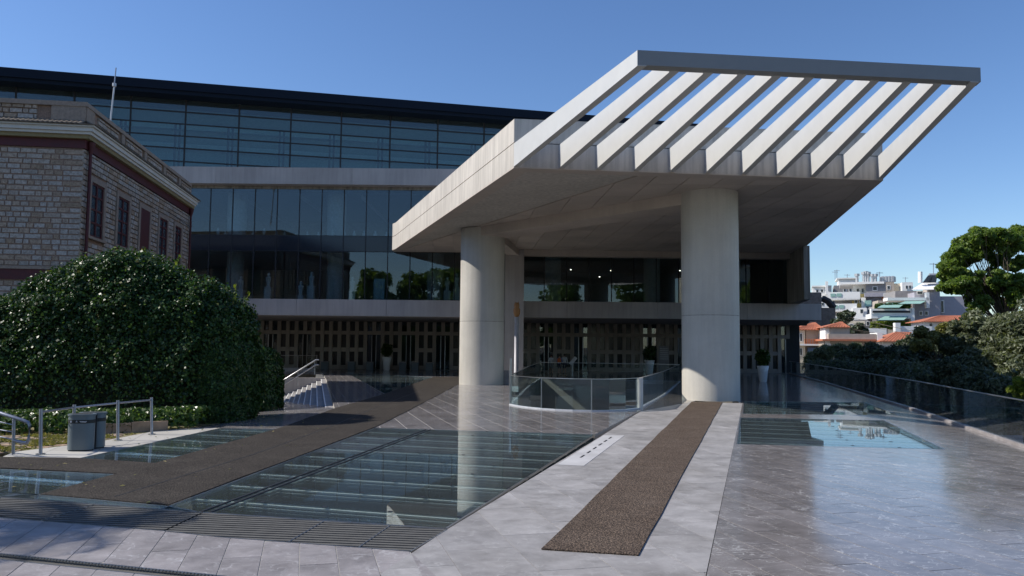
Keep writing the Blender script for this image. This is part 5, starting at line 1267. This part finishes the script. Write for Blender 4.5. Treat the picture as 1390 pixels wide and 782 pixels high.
def person(loc, face, label, shirt, legs_m, step=.3, pack=None, h_=1.72, arm=.3):
    t = thing('person', label, 'person', loc, None)
    k = h_/1.72; x, y, z = loc; ca, sa = math.cos(face), math.sin(face)
    def W(f, s, u): return (x+(ca*f-sa*s)*k, y+(sa*f+ca*s)*k, z+u*k)
    bm = bmesh.new(); J = {}
    def V(nm, f, s, u, r): v = bm.verts.new(W(f, s, u)); J[nm] = (v, r*k); return v
    V('pel', 0, 0, .93, .135); V('wa', 0, 0, 1.1, .115); V('ch', .01, 0, 1.3, .145); V('nk', 0, 0, 1.47, .055); V('hd0', .01, 0, 1.56, .075); V('hd', .015, 0, 1.64, .085)
    E = [('pel', 'wa'), ('wa', 'ch'), ('ch', 'nk'), ('nk', 'hd0'), ('hd0', 'hd')]
    for s, st_ in ((1, step), (-1, -step)):
        n_ = 'l' if s > 0 else 'r'
        V('hip'+n_, 0, .09*s, .88, .095); V('kn'+n_, st_*.5, .09*s, .49, .058); V('an'+n_, st_*.8-(.08 if st_ < 0 else 0), .09*s, .09, .038); V('to'+n_, st_*.8+.14, .1*s, .03, .032)
        V('sh'+n_, 0, .17*s, 1.40, .06); V('el'+n_, -st_*.35, .23*s, 1.13, .042); V('wr'+n_, -st_*.4+arm*.4, .23*s, .90, .03); V('hn'+n_, -st_*.4+arm*.5, .225*s, .81, .034)
        E += [('pel', 'hip'+n_), ('hip'+n_, 'kn'+n_), ('kn'+n_, 'an'+n_), ('an'+n_, 'to'+n_), ('ch', 'sh'+n_), ('sh'+n_, 'el'+n_), ('el'+n_, 'wr'+n_), ('wr'+n_, 'hn'+n_)]
    for a, b_ in E: bm.edges.new((J[a][0], J[b_][0]))
    bm.verts.index_update(); rad = [(v.index, r) for v, r in J.values()]
    me = bpy.data.meshes.new('body'); 
    for v in bm.verts: v.co -= Vector(loc)
    bm.to_mesh(me); bm.free(); o = link(bpy.data.objects.new('body', me)); o.parent = t; ORG[o] = Vector(loc)
    md = o.modifiers.new('skin', 'SKIN'); me.skin_vertices.new() if not me.skin_vertices else None
    for i, r in rad: me.skin_vertices[0].data[i].radius = (r, r); me.skin_vertices[0].data[i].use_root = (i == 0)
    o.modifiers.new('sub', 'SUBSURF').levels = 2; o.modifiers['sub'].render_levels = 2
    mats_ = [MT['skin'], MT[shirt], MT[legs_m]]
    # clothing bands by height
    bb = NB('figure_clothes'); ob = bb.n('TexCoord').outputs['Object']; sx = bb.n('SeparateXYZ'); bb.l(ob, sx.inputs[0]); zc = sx.outputs[2]
    cs_ = {'skin': (.45, .27, .19), 'cloth_o': (.55, .14, .04), 'cloth_b': (.12, .2, .38), 'cloth_w': (.6, .6, .58), 'cloth_n': (.03, .04, .07), 'cloth_g': (.2, .2, .2)}
    rp = bb.n('ValToRGB'); rp.color_ramp.interpolation = 'CONSTANT'; el = rp.color_ramp.elements
    stops = [(0, (.05, .05, .05)), (.05, cs_['skin']), (.30, cs_[legs_m]), (.56, cs_[shirt]), (.845, cs_['skin'])]
    while len(el) < len(stops): el.new(.5)
    for q_, (p_2, c_) in zip(el, stops): q_.position = p_2; q_.color = (*c_, 1)
    bb.l(bb.math('DIVIDE', zc, h_), rp.inputs[0]); bb.pbr(rp.outputs[0], .8); me.materials.append(bb.m)
    hc = W(-.01, 0, 1.66); MB().lathe((hc[0], hc[1], hc[2]), [(.085*k, -.09), (.1*k, -.02), (.095*k, .04), (.05*k, .09), (.01, .1)], 12).build('hair', 'hair', t, True)
    if pack:
        a_ = W(-.2, 0, 1.02); MB().lathe(a_, [(.10, 0), (.17, .05), (.17, .33), (.1, .42)], 10).build('backpack', pack, t, True)
    return t
person((4.25, 70.5, 0), math.radians(80), 'person with an orange backpack and blue shirt walking towards the doors', 'cloth_b', 'cloth_n', .3, 'cloth_o')
person((3.55, 70.9, 0), math.radians(95), 'person in a white top walking left of the orange backpack', 'cloth_w', 'cloth_g', .25)
person((4.75, 71.3, 0), math.radians(85), 'person in pale top and grey trousers right of the orange backpack', 'cloth_w', 'cloth_n', .2, h_=1.78)

# ---------------------------------------------------------------- outside the frame: palm whose shadow falls on the marble, trees behind the viewer
pm = thing('palm_tree', 'tall palm tree left of the picture whose shadow falls on the marble', 'palm tree', (-13.5, 11.0, 0))
hz = 6.3
MB().tube([(-13.5, 11.0, 0), (-13.45, 11.02, 3), (-13.4, 11.0, hz)], [.28, .22, .2], 12).build('trunk', 'bark', pm, True)
P = []; rb = MB()
for k in range(26):
    a = k*2.4; el_ = random.uniform(-.15, 1.0); Lf = random.uniform(1.7, 2.3); prev = Vector((-13.4, 11.0, hz)); pts_ = [prev]
    for j in range(1, 9):
        e2 = el_-j*.17; prev = prev+Vector((math.cos(a)*math.cos(e2), math.sin(a)*math.cos(e2), math.sin(e2)))*Lf/8; pts_.append(prev)
    rb.tube(pts_, .02, 4)
    fl = MB()
    for j in range(1, 9):
        for m_ in range(4):
            p = pts_[j-1].lerp(pts_[j], m_/4); t_ = (pts_[j]-pts_[j-1]).normalized(); s_ = t_.cross(Vector((0, 0, 1))).normalized()
            for sg in (-1, 1):
                e_ = p+s_*sg*.42+t_*.22-Vector((0, 0, .10)); fl.add([p-t_*.02, p+t_*.025, e_], [(0, 1, 2)])
    fl.build('frond', 'shrub', pm)
rb.build('frond_stems', 'bark', pm)
for k, (x, y, h_) in enumerate(((-36, -28, 13), (-27, -31, 17), (-19, -33, 19), (-11, -32, 18), (-3, -35, 17), (48, -28, 15), (10, -36, 15), (26, -34, 16))):
    tree('street_tree', ('leafy tree behind the viewer, mirrored in the lower museum glass left of the round column' if x < 0 else 'leafy tree behind the viewer, mirrored in the museum glass right of the columns'), 'tree', (x, y, -1), [(x+random.uniform(-2, 2), y+random.uniform(-2, 2), h_*random.uniform(.25, .95), random.uniform(2.8, 4.4)) for _ in range(13)], 7000, .6, 'bigtree', .4, sub=8, group='trees behind the viewer')
vb = thing('old_villa', 'cream villa with tall windows behind the viewer, mirrored in the museum glass', 'building', (52, -47, -1))
MB().box((38, -52, -1), (66, -42, 20)).build('wall', 'cream', vb)
for i in range(6):
    for j in range(3):
        f_ = MB().box((40+i*4.2, -42, 1+j*6), (42.4+i*4.2, -41.9, 5+j*6)).build('window', 'white', vb); MB().box((40.25+i*4.2, -41.895, 1.3+j*6), (42.15+i*4.2, -41.88, 4.7+j*6)).build('pane', 'window_dark', f_)
MB().box((37.6, -52.4, 20.01), (66.4, -41.6, 20.8)).build('cornice', 'white', vb)
